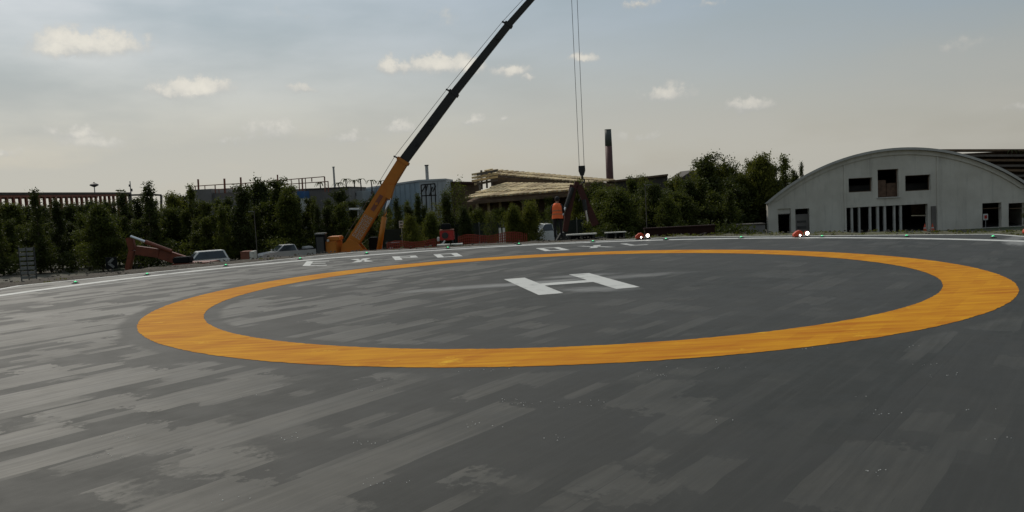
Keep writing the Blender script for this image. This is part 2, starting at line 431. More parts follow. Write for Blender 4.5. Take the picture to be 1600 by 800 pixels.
    joint = MR(nt, j, .0, .006, 1, 0, 'LINEAR')
    jn = MR(nt, NOISE(nt, vec, .5, 3), .45, .6, 0, .55)
    joint = M_(nt, 'MULTIPLY', joint, jn)
    c = MIX(nt, joint, c, (.03, .03, .028))
    L(c, b.inputs['Base Color'])
    rough = M_(nt, 'SUBTRACT', MR(nt, fine, .3, .7, .70, .60, 'LINEAR'), M_(nt, 'MULTIPLY', pale, .20))
    L(rough, b.inputs['Roughness']); b.inputs['Specular IOR Level'].default_value = .22
    bp = N('ShaderNodeBump'); bp.inputs['Strength'].default_value = .25; bp.inputs['Distance'].default_value = .004
    L(M_(nt, 'ADD', M_(nt, 'ADD', M_(nt, 'MULTIPLY', grain, .6), M_(nt, 'MULTIPLY', fine, .8)), M_(nt, 'MULTIPLY', joint, -2.0)), bp.inputs['Height']); L(bp.outputs[0], b.inputs['Normal'])
    MATS['pad'] = m_
    return m_

def ring_material():
    m_ = bpy.data.materials.new('yellow_paint'); m_.use_nodes = True; nt = m_.node_tree; N = nt.nodes.new; L = nt.links.new
    b = nt.nodes['Principled BSDF']; tc, mp = streak_nodes(nt); vec = mp.outputs[0]
    p1, n1 = lanes(nt, vec, .26, 1.3, 5.0, .18, .5, .1)
    st = N('ShaderNodeMapping'); st.inputs['Rotation'].default_value = (0, 0, R(-24)); st.inputs['Scale'].default_value = (.35, 3.5, 1); L(tc.outputs['Object'], st.inputs[0])
    f1 = NOISE(nt, st.outputs[0], 2.0, 6, .6)
    f2 = NOISE(nt, tc.outputs['Object'], 1.1, 4)
    t = M_(nt, 'ADD', M_(nt, 'MULTIPLY', p1, .10), M_(nt, 'ADD', M_(nt, 'MULTIPLY', f1, 1.05), M_(nt, 'MULTIPLY', f2, .35)))
    c = MIX(nt, MR(nt, t, .48, .98, 0, 1, 'LINEAR'), (.42, .125, .002), (.66, .305, .008))
    lap = NOISE(nt, vec, 1.6, 5, .7)
    c = MIX(nt, MR(nt, lap, .60, .72, 0, .8), c, (.78, .46, .03))
    L(c, b.inputs['Base Color']); b.inputs['Roughness'].default_value = .8; b.inputs['Specular IOR Level'].default_value = .12
    g = NOISE(nt, tc.outputs['Object'], 60, 3); bp = N('ShaderNodeBump'); bp.inputs['Strength'].default_value = .2; bp.inputs['Distance'].default_value = .004; L(g, bp.inputs['Height']); L(bp.outputs[0], b.inputs['Normal'])
    MATS['ring'] = m_; return m_

def worn_white(name, cov):
    """thin white paint with grey showing through"""
    m_ = bpy.data.materials.new(name); m_.use_nodes = True; nt = m_.node_tree; L = nt.links.new; N = nt.nodes.new
    b = nt.nodes['Principled BSDF']; tc, mp = streak_nodes(nt)
    n1 = NOISE(nt, tc.outputs['Object'], 1.7, 7, .65); n2 = NOISE(nt, mp.outputs[0], 6, 4)
    t = M_(nt, 'ADD', M_(nt, 'MULTIPLY', n1, .7), M_(nt, 'MULTIPLY', n2, .3))
    c = MIX(nt, MR(nt, t, cov - .12, cov + .12, 0, 1), (.56, .56, .53), (.22, .22, .21))
    L(c, b.inputs['Base Color']); b.inputs['Roughness'].default_value = .6; b.inputs['Specular IOR Level'].default_value = .3
    MATS[name] = m_; return m_
worn_white('line_white', .61); worn_white('letter_faint', .54)

def bank_material():
    m_ = bpy.data.materials.new('bank_gravel'); m_.use_nodes = True; nt = m_.node_tree; N = nt.nodes.new; L = nt.links.new
    b = nt.nodes['Principled BSDF']; tc = N('ShaderNodeTexCoord'); o = tc.outputs['Object']
    a = NOISE(nt, o, .35, 4); f = NOISE(nt, o, 4, 6, .7); g = NOISE(nt, o, 22, 4, .7)
    s = N('ShaderNodeSeparateXYZ'); L(o, s.inputs[0])
    right = MR(nt, M_(nt, 'ADD', s.outputs[0], M_(nt, 'MULTIPLY', M_(nt, 'SUBTRACT', a, .5), 8)), 2, 9, 0, 1)
    c = MIX(nt, MR(nt, f, .35, .7, 0, 1), (.058, .048, .037), (.108, .092, .072))
    gr = MIX(nt, MR(nt, f, .35, .7, 0, 1), (.080, .085, .040), (.150, .140, .085))
    c = MIX(nt, M_(nt, 'MULTIPLY', right, MR(nt, a, .3, .6, .4, 1)), c, gr)
    c = MIX(nt, MR(nt, g, .55, .75, 0, .5), c, (.15, .135, .11))
    L(c, b.inputs['Base Color']); b.inputs['Roughness'].default_value = .95; b.inputs['Specular IOR Level'].default_value = .2
    bp = N('ShaderNodeBump'); bp.inputs['Strength'].default_value = .8; bp.inputs['Distance'].default_value = .06; L(M_(nt, 'ADD', f, M_(nt, 'MULTIPLY', g, .5)), bp.inputs['Height']); L(bp.outputs[0], b.inputs['Normal'])
    MATS['bank'] = m_; return m_
def ground_material():
    m_ = bpy.data.materials.new('site_ground'); m_.use_nodes = True; nt = m_.node_tree; N = nt.nodes.new; L = nt.links.new
    b = nt.nodes['Principled BSDF']; tc = N('ShaderNodeTexCoord'); o = tc.outputs['Object']
    a = NOISE(nt, o, .06, 5); f = NOISE(nt, o, 1.5, 6, .7)
    c = MIX(nt, MR(nt, a, .4, .6, 0, 1), (.09, .08, .062), (.045, .06, .022))
    c = MIX(nt, MR(nt, f, .4, .7, 0, .5), c, (.12, .105, .08))
    L(c, b.inputs['Base Color']); b.inputs['Roughness'].default_value = .95
    MATS['ground'] = m_; return m_
def hall_wall():
    m_ = bpy.data.materials.new('stained_render'); m_.use_nodes = True; nt = m_.node_tree; N = nt.nodes.new; L = nt.links.new
    b = nt.nodes['Principled BSDF']; tc = N('ShaderNodeTexCoord'); o = tc.outputs['Object']
    mp = N('ShaderNodeMapping'); mp.inputs['Scale'].default_value = (1, 1, .12); L(o, mp.inputs[0])
    st = NOISE(nt, mp.outputs[0], 2.2, 6, .65); bl = NOISE(nt, o, .45, 5, .6); f = NOISE(nt, o, 6, 5)
    c = MIX(nt, MR(nt, bl, .35, .65, 0, 1), (.56, .525, .455), (.65, .615, .54))
    c = MIX(nt, MR(nt, st, .5, .78, 0, .55), c, (.34, .32, .28))
    c = MIX(nt, MR(nt, f, .6, .75, 0, .25), c, (.36, .34, .31))
    L(c, b.inputs['Base Color']); b.inputs['Roughness'].default_value = .9; b.inputs['Specular IOR Level'].default_value = .2
    MATS['concrete_wall'] = m_
hall_wall()
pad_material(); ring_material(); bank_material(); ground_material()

# ------------------------------------------------------------------ setting: ground, bank, pad
GZ = -3.5
g = MB(); n = 24
g.add([(x, y, GZ) for y in (-2500, -60, 40, 140, 400, 2500) for x in (-2500, -200, -60, 60, 200, 2500)],
      [(r * 6 + c, r * 6 + c + 1, r * 6 + c + 7, r * 6 + c + 6) for r in range(5) for c in range(5)])
tag(g.build('ground', MATS['ground']), kind='structure')

OCT = [(14.2, 24.3), (6.2, 30.25), (-5.95, 31.0), (-14.1, 23.55), (-14.7, 9.5), (-7.0, -1.8), (7.2, -1.8), (15.0, 9.5)]
PC = (0.3, 15.7)
def oct_radius(t):
    dx, dy = math.cos(t), math.sin(t); best = 50
    for i in range(8):
        (x0, y0), (x1, y1) = OCT[i], OCT[(i + 1) % 8]
        ex, ey = x1 - x0, y1 - y0; den = dx * ey - dy * ex
        if abs(den) < 1e-9: continue
        ax, ay = x0 - PC[0], y0 - PC[1]
        r = (ax * ey - ay * ex) / den; s = (ax * dy - ay * dx) / den
        if r > 0 and -1e-6 <= s <= 1 + 1e-6: best = min(best, r)
    return best
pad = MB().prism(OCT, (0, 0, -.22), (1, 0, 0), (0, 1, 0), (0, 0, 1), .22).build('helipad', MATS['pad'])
tag(pad, 'grey painted octagonal helipad with roller streaks', None, kind='structure')

# crest of the bank, by bearing about the pad centre
crest_pts = [(-16.2, 26.2), (-14.8, 27.2), (-12.9, 29.2), (-9.8, 31.5), (-7.5, 32.3), (-5.0, 32.8), (0.0, 33.4), (3.0, 33.2), (5.2, 31.9), (6.0, 32.6), (7.4, 32.2), (10.5, 30.3), (15.8, 25.8)]
cr_t = sorted((math.atan2(y - PC[1], x - PC[0]), math.hypot(x - PC[0], y - PC[1])) for x, y in crest_pts)
def crest(t):
    t = (t + math.pi) % (2 * math.pi) - math.pi
    if t < cr_t[0][0] or t > cr_t[-1][0]: return oct_radius(t) + 3.2
    for (a, ra), (b_, rb) in zip(cr_t, cr_t[1:]):
        if a <= t <= b_: return ra + (rb - ra) * (t - a) / (b_ - a)
bk = MB(); NT, prof = 360, None
rb_ = random.Random(3)
rows = []
for i in range(NT):
    t = 2 * math.pi * i / NT
    re, rc = oct_radius(t), crest(t); rc = max(rc, re + .8)
    rad = [re - .6, re + .02, re + (rc - re) * .25, re + (rc - re) * .5, re + (rc - re) * .75, rc, rc + .5, rc + 1.5, rc + 4, rc + 8.5, rc + 10]
    hz = [-.07, -.06, -.03, -.04, -.05, -.10, -.3, -.85, -2.1, GZ + .02, GZ - .25]
    row = []
    for k, (r, h) in enumerate(zip(rad, hz)):
        j = rb_.uniform(-1, 1)
        if 2 <= k <= 9: h += j * (.035 if k < 6 else .12); r += rb_.uniform(-.06, .06)
        row.append((PC[0] + r * math.cos(t), PC[1] + r * math.sin(t), h))
    rows.append(row)
K = len(rows[0])
bk.add([v for row in rows for v in row], [(i * K + k, ((i + 1) % NT) * K + k, ((i + 1) % NT) * K + k + 1, i * K + k + 1) for i in range(NT) for k in range(K - 1)])
tag(bk.build('gravel_bank', MATS['bank'], smooth=True), kind='structure')

def annulus(c, r1, r0, z, n=160, jit=0):
    a = MB(); rj = random.Random(2); jt = [rj.uniform(-jit, jit) for _ in range(2 * n)]
    a.add([(c[0] + (r + jt[i + k * n]) * math.cos(2 * math.pi * i / n), c[1] + (r + jt[i + k * n]) * math.sin(2 * math.pi * i / n), z) for k, r in enumerate((r0, r1)) for i in range(n)],
          [(i, (i + 1) % n, n + (i + 1) % n, n + i) for i in range(n)])
    return a
RC = (1.0245, 17.181)
annulus(RC, 8.086, 7.012, .004, 720, .010).build('yellow_circle', MATS['ring'], pad)['label'] = 'broad yellow painted circle'
annulus((.32, 15.81), 14.28, 13.88, .004).build('white_circle_line', MATS['line_white'], pad)['label'] = 'white painted circular line'
ol = MB()
for i in range(8):
    a, b_ = Vector(OCT[i]), Vector(OCT[(i + 1) % 8]); c2 = Vector(PC)
    q = [a, b_, b_ + (c2 - b_).normalized() * .27, a + (c2 - a).normalized() * .27]
    q[0] += (c2 - a).normalized() * .06; q[1] += (c2 - b_).normalized() * .06
    ol.add([(p.x, p.y, .004) for p in q], [(0, 1, 2, 3)])
ol.build('white_edge_line', MATS['line_white'], pad)['label'] = 'thin white line along the pad edge'
def quad(pts, name, m_, z=.004):
    return MB().add([(x, y, z) for x, y in pts], [tuple(range(len(pts)))]).build(name, m_, pad)
# letter H
hb = MB(); hz_ = .004
L0 = [Vector(p) for p in ((-.21, 18.56), (.26, 18.66), (.93, 15.53), (.46, 15.42))]
R0 = [Vector(p) for p in ((1.27, 18.86), (1.74, 18.96), (2.42, 15.86), (1.95, 15.75))]
hb.add([(p.x, p.y, hz_) for p in L0], [(0, 1, 2, 3)]); hb.add([(p.x, p.y, hz_) for p in R0], [(0, 1, 2, 3)])
c0 = L0[1].lerp(L0[2], .43); c1 = L0[1].lerp(L0[2], .56); d0 = R0[0].lerp(R0[3], .43); d1 = R0[0].lerp(R0[3], .56)
hb.add([(p.x, p.y, hz_) for p in (c0, d0, d1, c1)], [(0, 1, 2, 3)])
hb.build('letter_h', MATS['line_white'], pad)['label'] = 'white painted letter H in the middle'
# words along the far side; each letter stands on a baseline facing the circle
def glyph(ch, o, ux, uy, w, h, s):
    """strokes of a block letter as quads: o = lower left corner"""
    def S(u0, v0, u1, v1): return [(u0, v0), (u1, v0), (u1, v1), (u0, v1)]
    Q = []
    if ch == 'E': Q = [S(0, 0, s * 1.2, h), S(s * 1.2, 0, w, s), S(s * 1.2, h / 2 - s / 2, w * .9, h / 2 + s / 2), S(s * 1.2, h - s, w, h)]
    if ch == 'P': Q = [S(0, 0, s * 1.1, h), S(s * 1.1, h - s, w, h), S(s * 1.1, h * .45, w, h * .45 + s), S(w - s, h * .45 + s, w, h - s)]
    if ch == 'O': Q = [S(0, 0, s, h), S(w - s, 0, w, h), S(s, 0, w - s, s), S(s, h - s, w - s, h)]
    if ch == 'L': Q = [S(0, 0, s, h), S(s, 0, w, s)]
    if ch == 'X':
        t = s * 1.15
        Q = [[(0, 0), (t, 0), (w, h), (w - t, h)],
             [(w - t, 0), (w, 0), (w * .5 + t * .52, h * .5 - .03), (w * .5 - t * .04, h * .5 - .03 - t * .3)],
             [(0, h), (t, h), (w * .5 + t * .04, h * .5 + .03 + t * .3), (w * .5 - t * .52, h * .5 + .03)]]
    b = MB()
    for q in Q: b.add([(o[0] + ux[0] * u + uy[0] * v, o[1] + ux[1] * u + uy[1] * v, .004) for u, v in q], [tuple(range(len(q)))])
    return b
letters = [('E', -6.43, 25.42, .81, -.30, -.34, 1.95, 'line_white'), ('X', -4.99, 25.80, .68, .06, -.33, 1.48, 'line_white'), ('P', -3.65, 25.89, .80, -.08, -.33, 1.66, 'line_white'), ('O', -2.33, 26.02, .78, .10, -.28, 1.58, 'line_white'),
           ('O', 1.07, 26.48, .78, -.04, -.26, 1.55, 'line_white'), ('X', 2.50, 26.78, .86, .0, -.33, 1.24, 'letter_faint'), ('L', 3.86, 26.98, .60, .0, -.19, 1.18, 'letter_faint')]
for ch, x, y, ax, ay, bx, by, mm in letters:
    w, h = math.hypot(ax, ay), math.hypot(bx, by)
    glyph(ch, (x, y), (ax / w, ay / w), (bx / h, by / h), w, h, .22).build('letter_' + ch.lower(), MATS[mm], pad)

# paint crumbs and grit on the near part of the pad
cm = MB(); rc_ = random.Random(11)
for k in range(30):
    cx, cy = rc_.uniform(-3.5, 4.5), rc_.uniform(5.0, 9.5)
    for q in range(rc_.randint(2, 9)):
        x, y = cx + rc_.gauss(0, .10), cy + rc_.gauss(0, .05); s = rc_.uniform(.0018, .0045)
        cm.box((x, y, s * .45), (s * 2.2, s * 1.6, s), rc_.uniform(0, 3))
tag(cm.build('paint_crumbs', MATS['crumb']), 'scattered pale paint crumbs on the near grey pad', 'debris', kind='stuff')

# ------------------------------------------------------------------ trees
def leaf_cloud(centres, per, spread, size, seed, squash=.8):
    r = np.random.default_rng(seed)
    c = np.repeat(np.array(centres), per, axis=0)
    c = c + r.normal(0, 1, c.shape) * np.array([spread, spread, spread * squash])
    n_ = len(c)
    d = r.normal(0, 1, (n_, 3)); d /= np.linalg.norm(d, axis=1)[:, None]
    e = r.normal(0, 1, (n_, 3)); e -= (e * d).sum(1)[:, None] * d; e /= np.linalg.norm(e, axis=1)[:, None]
    s_ = size * r.uniform(.6, 1.3, (n_, 1))
    V = np.empty((n_, 4, 3)); V[:, 0] = c - d * s_; V[:, 1] = c + e * s_ * .55; V[:, 2] = c + d * s_; V[:, 3] = c - e * s_ * .55
    return V.reshape(-1, 3)
def leaf_mesh(name, V, m_):
    n_ = len(V) // 4; me = bpy.data.meshes.new(name)
    me.vertices.add(n_ * 4); me.vertices.foreach_set('co', V.ravel())
    me.loops.add(n_ * 4); me.loops.foreach_set('vertex_index', np.arange(n_ * 4, dtype=np.int32))
    me.polygons.add(n_); me.polygons.foreach_set('loop_start', np.arange(0, n_ * 4, 4, dtype=np.int32)); me.polygons.foreach_set('loop_total', np.full(n_, 4, dtype=np.int32))
    me.update(calc_edges=True); me.materials.append(m_); return me

def make_tree_meshes(kind, seed):
    """tree 8 m tall (scaled later): trunk with limbs, crown of leaf faces"""
    r = random.Random(seed); H = 8.0; tips = []
    tr = MB(); pts = [Vector((0, 0, 0))]
    for k in range(6): pts.append(pts[-1] + Vector((r.gauss(0, .07), r.gauss(0, .07), H * .93 / 6)))
    tr.path(pts, [.11, .10, .085, .07, .05, .03, .012], 7)
    def at(f):
        k = min(5, int(f * 6)); return pts[k].lerp(pts[k + 1], f * 6 - k)
    if kind == 'column':      # narrow, pointed, uneven outline
        nb, env, lo, up, per, spr, lf = 74, (lambda f: .14 + 1.25 * (1 - f) ** .8 * (.55 + .45 * min(1, f * 3)) * (1 + .35 * math.sin(f * 23 + seed))), .05, .95, 62, .23, .105
    elif kind == 'bushy':
        nb, env, lo, up, per, spr, lf = 120, (lambda f: .25 + 1.9 * math.sin(math.pi * min(1, (f * .92 + .10))) ** .7), .10, .45, 70, .37, .125
    elif kind == 'dense':
        nb, env, lo, up, per, spr, lf = 110, (lambda f: .35 + 1.35 * (1 - f) ** .45), .04, .35, 72, .33, .125
    elif kind == 'airy':      # upright twigs with few small leaves
        nb, env, lo, up, per, spr, lf = 60, (lambda f: .3 + 1.5 * math.sin(math.pi * min(1, f * .75 + .2))), .25, .95, 22, .26, .095
    elif kind == 'tufted':    # bare leader with tufts at the top
        nb, env, lo, up, per, spr, lf = 62, (lambda f: .12 + 1.15 * (1 - f) ** 1.15 * (1 + .4 * math.sin(f * 27 + seed))), .05, .8, 52, .20, .10
    for k in range(nb):
        f = lo + (1 - lo) * (k + r.random()) / nb; a = r.uniform(0, 2 * math.pi)
        rad = env(f) * (r.uniform(.25, 1.0) if r.random() < .8 else r.uniform(1.0, 1.35))
        p0 = at(min(.98, f * .95)); tip = p0 + Vector((math.cos(a) * rad, math.sin(a) * rad, up * rad * r.uniform(.4, 1.2)))
        if rad > .5:
            mid = p0.lerp(tip, .5) + Vector((0, 0, -.05)); tr.path([p0, mid, tip], [.028, .018, .006], 4)
            tips.append(mid.lerp(tip, .4))
        tips.append(tip)
    if kind == 'tufted':
        for k in range(6): tips.append(at(.82 + .18 * k / 6) + Vector((r.gauss(0, .08), r.gauss(0, .08), .35)))
    if kind in ('bushy', 'column', 'dense'):      # leading shoots break the outline
        for k in range(9):
            b0 = at(r.uniform(.8, .97)); t = b0 + Vector((r.gauss(0, .4), r.gauss(0, .4), r.uniform(.3, 1.1)))
            tr.path([b0, t], [.02, .006], 4); tips += [t, b0.lerp(t, .7)]
    return tr, leaf_cloud(tips, per, spr, lf, seed)

TREES = {}
for kind, vs in (('column', 3), ('bushy', 3), ('dense', 2), ('airy', 2), ('tufted', 3)):
    for v in range(vs):
        tr, V = make_tree_meshes(kind, hash_ := (sum(map(ord, kind)) * 7 + v))
        zmax = V[:, 2].max()
        for lm in ('leaf_dark', 'leaf_mid', 'leaf_light'):
            if lm == 'leaf_dark':
                base = leaf_mesh('crown', V, MATS[lm]); trm = tr.mesh('trunk', MATS['bark'])
                cm_ = base
            else:
                cm_ = base.copy(); cm_.materials.clear(); cm_.materials.append(MATS[lm])
            TREES[kind, v, lm] = (trm, cm_, zmax)
rt = random.Random(21)
def tree(px, py, Y, kind, v, lm, label, wide=1.0, group='trees behind the helipad', name='leafy_tree'):
    """tree whose tip shows at that pixel, standing on the lower ground"""
    if name == 'leafy_tree' and px < 560: Y += 16
    if name == 'leafy_tree' and 1140 < px < 1300: Y = max(Y, 79); px -= max(0, px - 1165) * .12; wide *= .8
    top = P(px, py, Y); trm, cme, zmax = TREES[kind, v, lm]; wide *= 1.2 if px < 1080 else 1.45
    hgt = top.z - GZ; s = hgt / zmax
    t = thing(name, label, 'tree', (top.x, top.y, GZ), rt.uniform(0, 6.28), group)
    t.scale = (s * wide, s * wide, s)
    obj('trunk', trm, t); obj('crown', cme, t)
    return t
named = [
 (50, 291, 62, 'tufted', 0, 'leaf_dark', 'slim dark tree with a tufted tip before the rusty colonnade', .8),
 (88, 308, 66, 'column', 0, 'leaf_dark', 'dark narrow tree standing before the rusty colonnade, right of the tufted one', .8),
 (186, 294, 68, 'tufted', 1, 'leaf_dark', 'dark pointed tree between the mushroom lamp mast and the thin aerial', 1),
 (152, 312, 60, 'bushy', 1, 'leaf_mid', 'greener bushy tree below the mushroom lamp mast', .8),
 (224, 281, 64, 'tufted', 2, 'leaf_dark', 'tall tapering tree with a pale knobbly tip, right of the thin aerial', .95),
 (266, 296, 72, 'bushy', 0, 'leaf_light', 'light green round-topped tree above the red excavator boom', .55),
 (298, 285, 68, 'tufted', 0, 'leaf_mid', 'thin sprouting tree left of the railed dark roof', .8),
 (322, 309, 64, 'column', 1, 'leaf_mid', 'slender tree in front of the railed dark roof', .8),
 (372, 286, 62, 'column', 2, 'leaf_dark', 'very dark pointed tree in front of the roof railing', .95),
 (406, 268, 70, 'bushy', 2, 'leaf_dark', 'tallest tree left of the crane, with loose sprigs on top', .75),
 (425, 275, 66, 'column', 0, 'leaf_mid', 'tall full tree just right of the sprigged one, left of the crane', 1.0),
 (446, 284, 64, 'dense', 0, 'leaf_mid', 'broad green tree left of the blue container', .75),
 (312, 311, 66, 'column', 0, 'leaf_dark', 'dark tree covering the left corner of the railed building', .8),
 (336, 306, 68, 'tufted', 2, 'leaf_mid', 'slim tree before the step in the railed roof', .9),
 (356, 304, 66, 'column', 1, 'leaf_dark', 'dark tree just left of the very dark pointed one', .8),
 (463, 303, 68, 'column', 0, 'leaf_dark', 'dark tree just left of the blue container', .7),
 (346, 318, 60, 'column', 2, 'leaf_mid', 'low pointed tree over the parked silver pickup', .8),
 (527, 291, 70, 'column', 1, 'leaf_dark', 'dark tree beside the thin pole, left of the crane boom', .85),
 (497, 318, 62, 'tufted', 1, 'leaf_dark', 'slim dark tree above the black cabin', .9),
 (553, 322, 72, 'dense', 1, 'leaf_dark', 'dark low tree behind the crane foot', .6),
 (480, 305, 68, 'column', 0, 'leaf_mid', 'green pointed tree covering the left edge of the grey box building', .8),
 (510, 309, 66, 'column', 2, 'leaf_dark', 'dark tree before the middle of the grey box building', .8),
 (572, 306, 70, 'column', 1, 'leaf_dark', 'dark pointed tree at the left end of the blue-grey hall', .8),
 (636, 318, 72, 'column', 2, 'leaf_dark', 'dark pointed tree before the middle of the blue-grey hall', .8),
 (585, 300, 84, 'tufted', 2, 'leaf_dark', 'small dark tree behind the orange boom, before the blue-grey building', .8),
 (617, 306, 74, 'tufted', 0, 'leaf_dark', 'slim spire-like tree right of the crane lift cylinder', .7),
 (654, 300, 78, 'tufted', 1, 'leaf_dark', 'slim dark tree before the black frame of the blue-grey building', .75),
 (708, 273, 72, 'airy', 0, 'leaf_mid', 'loose-topped tree at the right end of the blue-grey building', .7),
 (697, 297, 70, 'column', 2, 'leaf_dark', 'dark tree below the loose-topped one, right of the blue-grey building', .8),
 (725, 318, 68, 'dense', 0, 'leaf_dark', 'dark tree at the left foot of the timber roof', .6),
 (640, 332, 62, 'bushy', 0, 'leaf_light', 'yellow-green low tree behind the small signs', .6),
 (672, 327, 64, 'bushy', 1, 'leaf_mid', 'rounded tree behind the fence sign with a grey board', .6),
 (800, 311, 64, 'bushy', 2, 'leaf_light', 'yellow-green tree under the middle of the timber eaves', .55),
 (828, 309, 64, 'bushy', 0, 'leaf_light', 'rounded yellow-green tree under the timber eaves, left of the worker', .55),
 (858, 316, 66, 'airy', 1, 'leaf_mid', 'thin green tree directly left of the worker', .7),
 (766, 322, 66, 'airy', 0, 'leaf_mid', 'wispy tree under the left part of the timber eaves', .7),
 (902, 274, 74, 'bushy', 1, 'leaf_light', 'bright bushy treetop behind the crane hook', .45),
 (940, 296, 68, 'column', 0, 'leaf_mid', 'green tree right of the raised excavator arm', .9),
 (964, 285, 74, 'bushy', 2, 'leaf_mid', 'tree at the foot of the tall chimney tower', .55),
 (985, 272, 76, 'column', 1, 'leaf_mid', 'pointed tree right of the tall chimney tower', .7),
 (1004, 266, 78, 'airy', 1, 'leaf_light', 'sparse sprig-topped tree before the dark flat-topped building', .6),
 (1022, 281, 66, 'dense', 1, 'leaf_dark', 'dark dense tree before the dark flat-topped building', .7),
 (1056, 269, 74, 'tufted', 2, 'leaf_light', 'pale sparse fir-like tree in the gap right of the dark building', .8),
 (1078, 276, 70, 'dense', 0, 'leaf_dark', 'dense tree just under the small gable roof', .7),
 (1106, 237, 76, 'column', 2, 'leaf_dark', 'tall dark tree right of the small gable roof', .9),
 (1132, 231, 82, 'airy', 0, 'leaf_dark', 'tall see-through tree with fine scattered leaves', .75),
 (1160, 268, 72, 'column', 0, 'leaf_mid', 'mid-height tree right of the see-through tree', .85),
 (1170, 252, 80, 'airy', 1, 'leaf_light', 'loose light tree leaning left of the pale tall crown', .6),
 (1191, 233, 78, 'bushy', 1, 'leaf_light', 'tall pale green tree left of the white arched hall', .62),
 (1213, 250, 76, 'column', 1, 'leaf_dark', 'dark tree just left of the hall roof edge, second from the hall', .75),
 (1236, 238, 82, 'tufted', 1, 'leaf_mid', 'tall tree with stacked tufts nearest the hall roof curve', .9),
 (1250, 262, 84, 'column', 2, 'leaf_dark', 'dark treetop just above the hall roof curve', .7),
 (1263, 250, 88, 'tufted', 0, 'leaf_dark', 'lone tufted tip peeping over the hall roof', .45),
]
for a in named: tree(*a)
# lower trees massed between and behind them; nothing in view tells these apart
ORD = 'first second third fourth fifth sixth seventh eighth ninth tenth eleventh twelfth thirteenth fourteenth fifteenth sixteenth seventeenth eighteenth nineteenth'.split() + ['twentieth'] + ['twenty-' + q for q in 'first second third fourth fifth sixth seventh eighth ninth'.split()] + ['thirtieth'] + ['thirty-' + q for q in 'first second third fourth fifth sixth seventh eighth ninth'.split()]
def fill(n_, x0, x1, ytop, Y0, Y1, kinds, label, group, lms, wide=(.7, 1.0)):
    for k in range(min(n_, 39)):
        px = x0 + (x1 - x0) * (k + rt.uniform(.1, .9)) / n_; kd = rt.choice(kinds); v = rt.randrange(3 if kd in ('column', 'bushy', 'tufted') else 2)
        slope = -(px - 800) * 0.0507
        tree(px, 299 + slope + rt.uniform(*ytop), rt.uniform(Y0, Y1), kd, v, rt.choice(lms), label % ORD[k], rt.uniform(*wide), group)
fill(39, -60, 545, (-30, -12), 80, 92, ('column', 'column', 'tufted', 'dense'), '%s tree from the left in the back row left of the crane', 'back row of trees left', ('leaf_dark', 'leaf_dark', 'leaf_mid'), (.8, 1.1))
fill(39, -40, 560, (-8, 18), 62, 70, ('column', 'column', 'tufted', 'bushy'), '%s low tree from the left in the front row left of the crane', 'front row of trees left', ('leaf_dark', 'leaf_mid', 'leaf_mid'), (.75, 1.1))
fill(39, 545, 945, (4, 30), 74, 84, ('column', 'column', 'tufted', 'airy', 'bushy'), '%s low tree from the left between crane and raised excavator arm', 'low trees in the middle', ('leaf_dark', 'leaf_mid', 'leaf_mid', 'leaf_light'), (.6, .9))
fill(39, 925, 1190, (-18, 20), 64, 82, ('column', 'bushy', 'tufted', 'bushy'), '%s low tree from the left between excavator arm and white hall', 'low trees on the right', ('leaf_dark', 'leaf_mid', 'leaf_mid'), (.7, 1.05))
fill(13, 1092, 1200, (-40, -10), 80, 86, ('column', 'bushy', 'airy'), '%s tree from the left in the tall group left of the white hall', 'tall trees by the hall', ('leaf_dark', 'leaf_mid', 'leaf_light'), (.5, .7))
# hedge-high shrubs along the foot of the belts
sh = np.random.default_rng(5)
def shrub(px, Y, hgt, wid, label, group, lm, seed):
    b = P(px, 380, Y); r = random.Random(seed); tips = []
    t = thing('shrub', label, 'shrub', (b.x, b.y, GZ), 0, group)
    st = MB()
    for k in range(34):
        a = r.uniform(0, 6.28); f = r.uniform(.15, 1); rad = wid * math.sqrt(r.random()) * math.sqrt(max(0, 1 - f * f * .8))
        tip = Vector((math.cos(a) * rad, math.sin(a) * rad, hgt * f)); tips.append(tip)
        if k % 3 == 0: st.path([Vector((0, 0, 0)), tip * .5 + Vector((0, 0, .1)), tip], [.03, .02, .008], 4)
    st.build('stems', MATS['bark'], t); obj('foliage', leaf_mesh('foliage', leaf_cloud(tips, 30, .28, .11, seed), MATS[lm]), t)
for k in range(19): shrub(-20 + k * 31 + rt.uniform(-8, 8), rt.uniform(77, 79), rt.uniform(1.8, 2.6), 1.7, '%s dark shrub from the left at the foot of the trees left of the crane' % ORD[k], 'shrubs at the foot of the left trees', rt.choice(('leaf_dark', 'leaf_mid')), 100 + k)
for k in range(12): shrub(945 + k * 19 + rt.uniform(-6, 6), rt.uniform(58, 62), rt.uniform(1.6, 2.4), 1.4, '%s dark shrub from the left at the foot of the trees by the white hall' % ORD[k], 'shrubs at the foot of the right trees', 'leaf_dark', 200 + k)

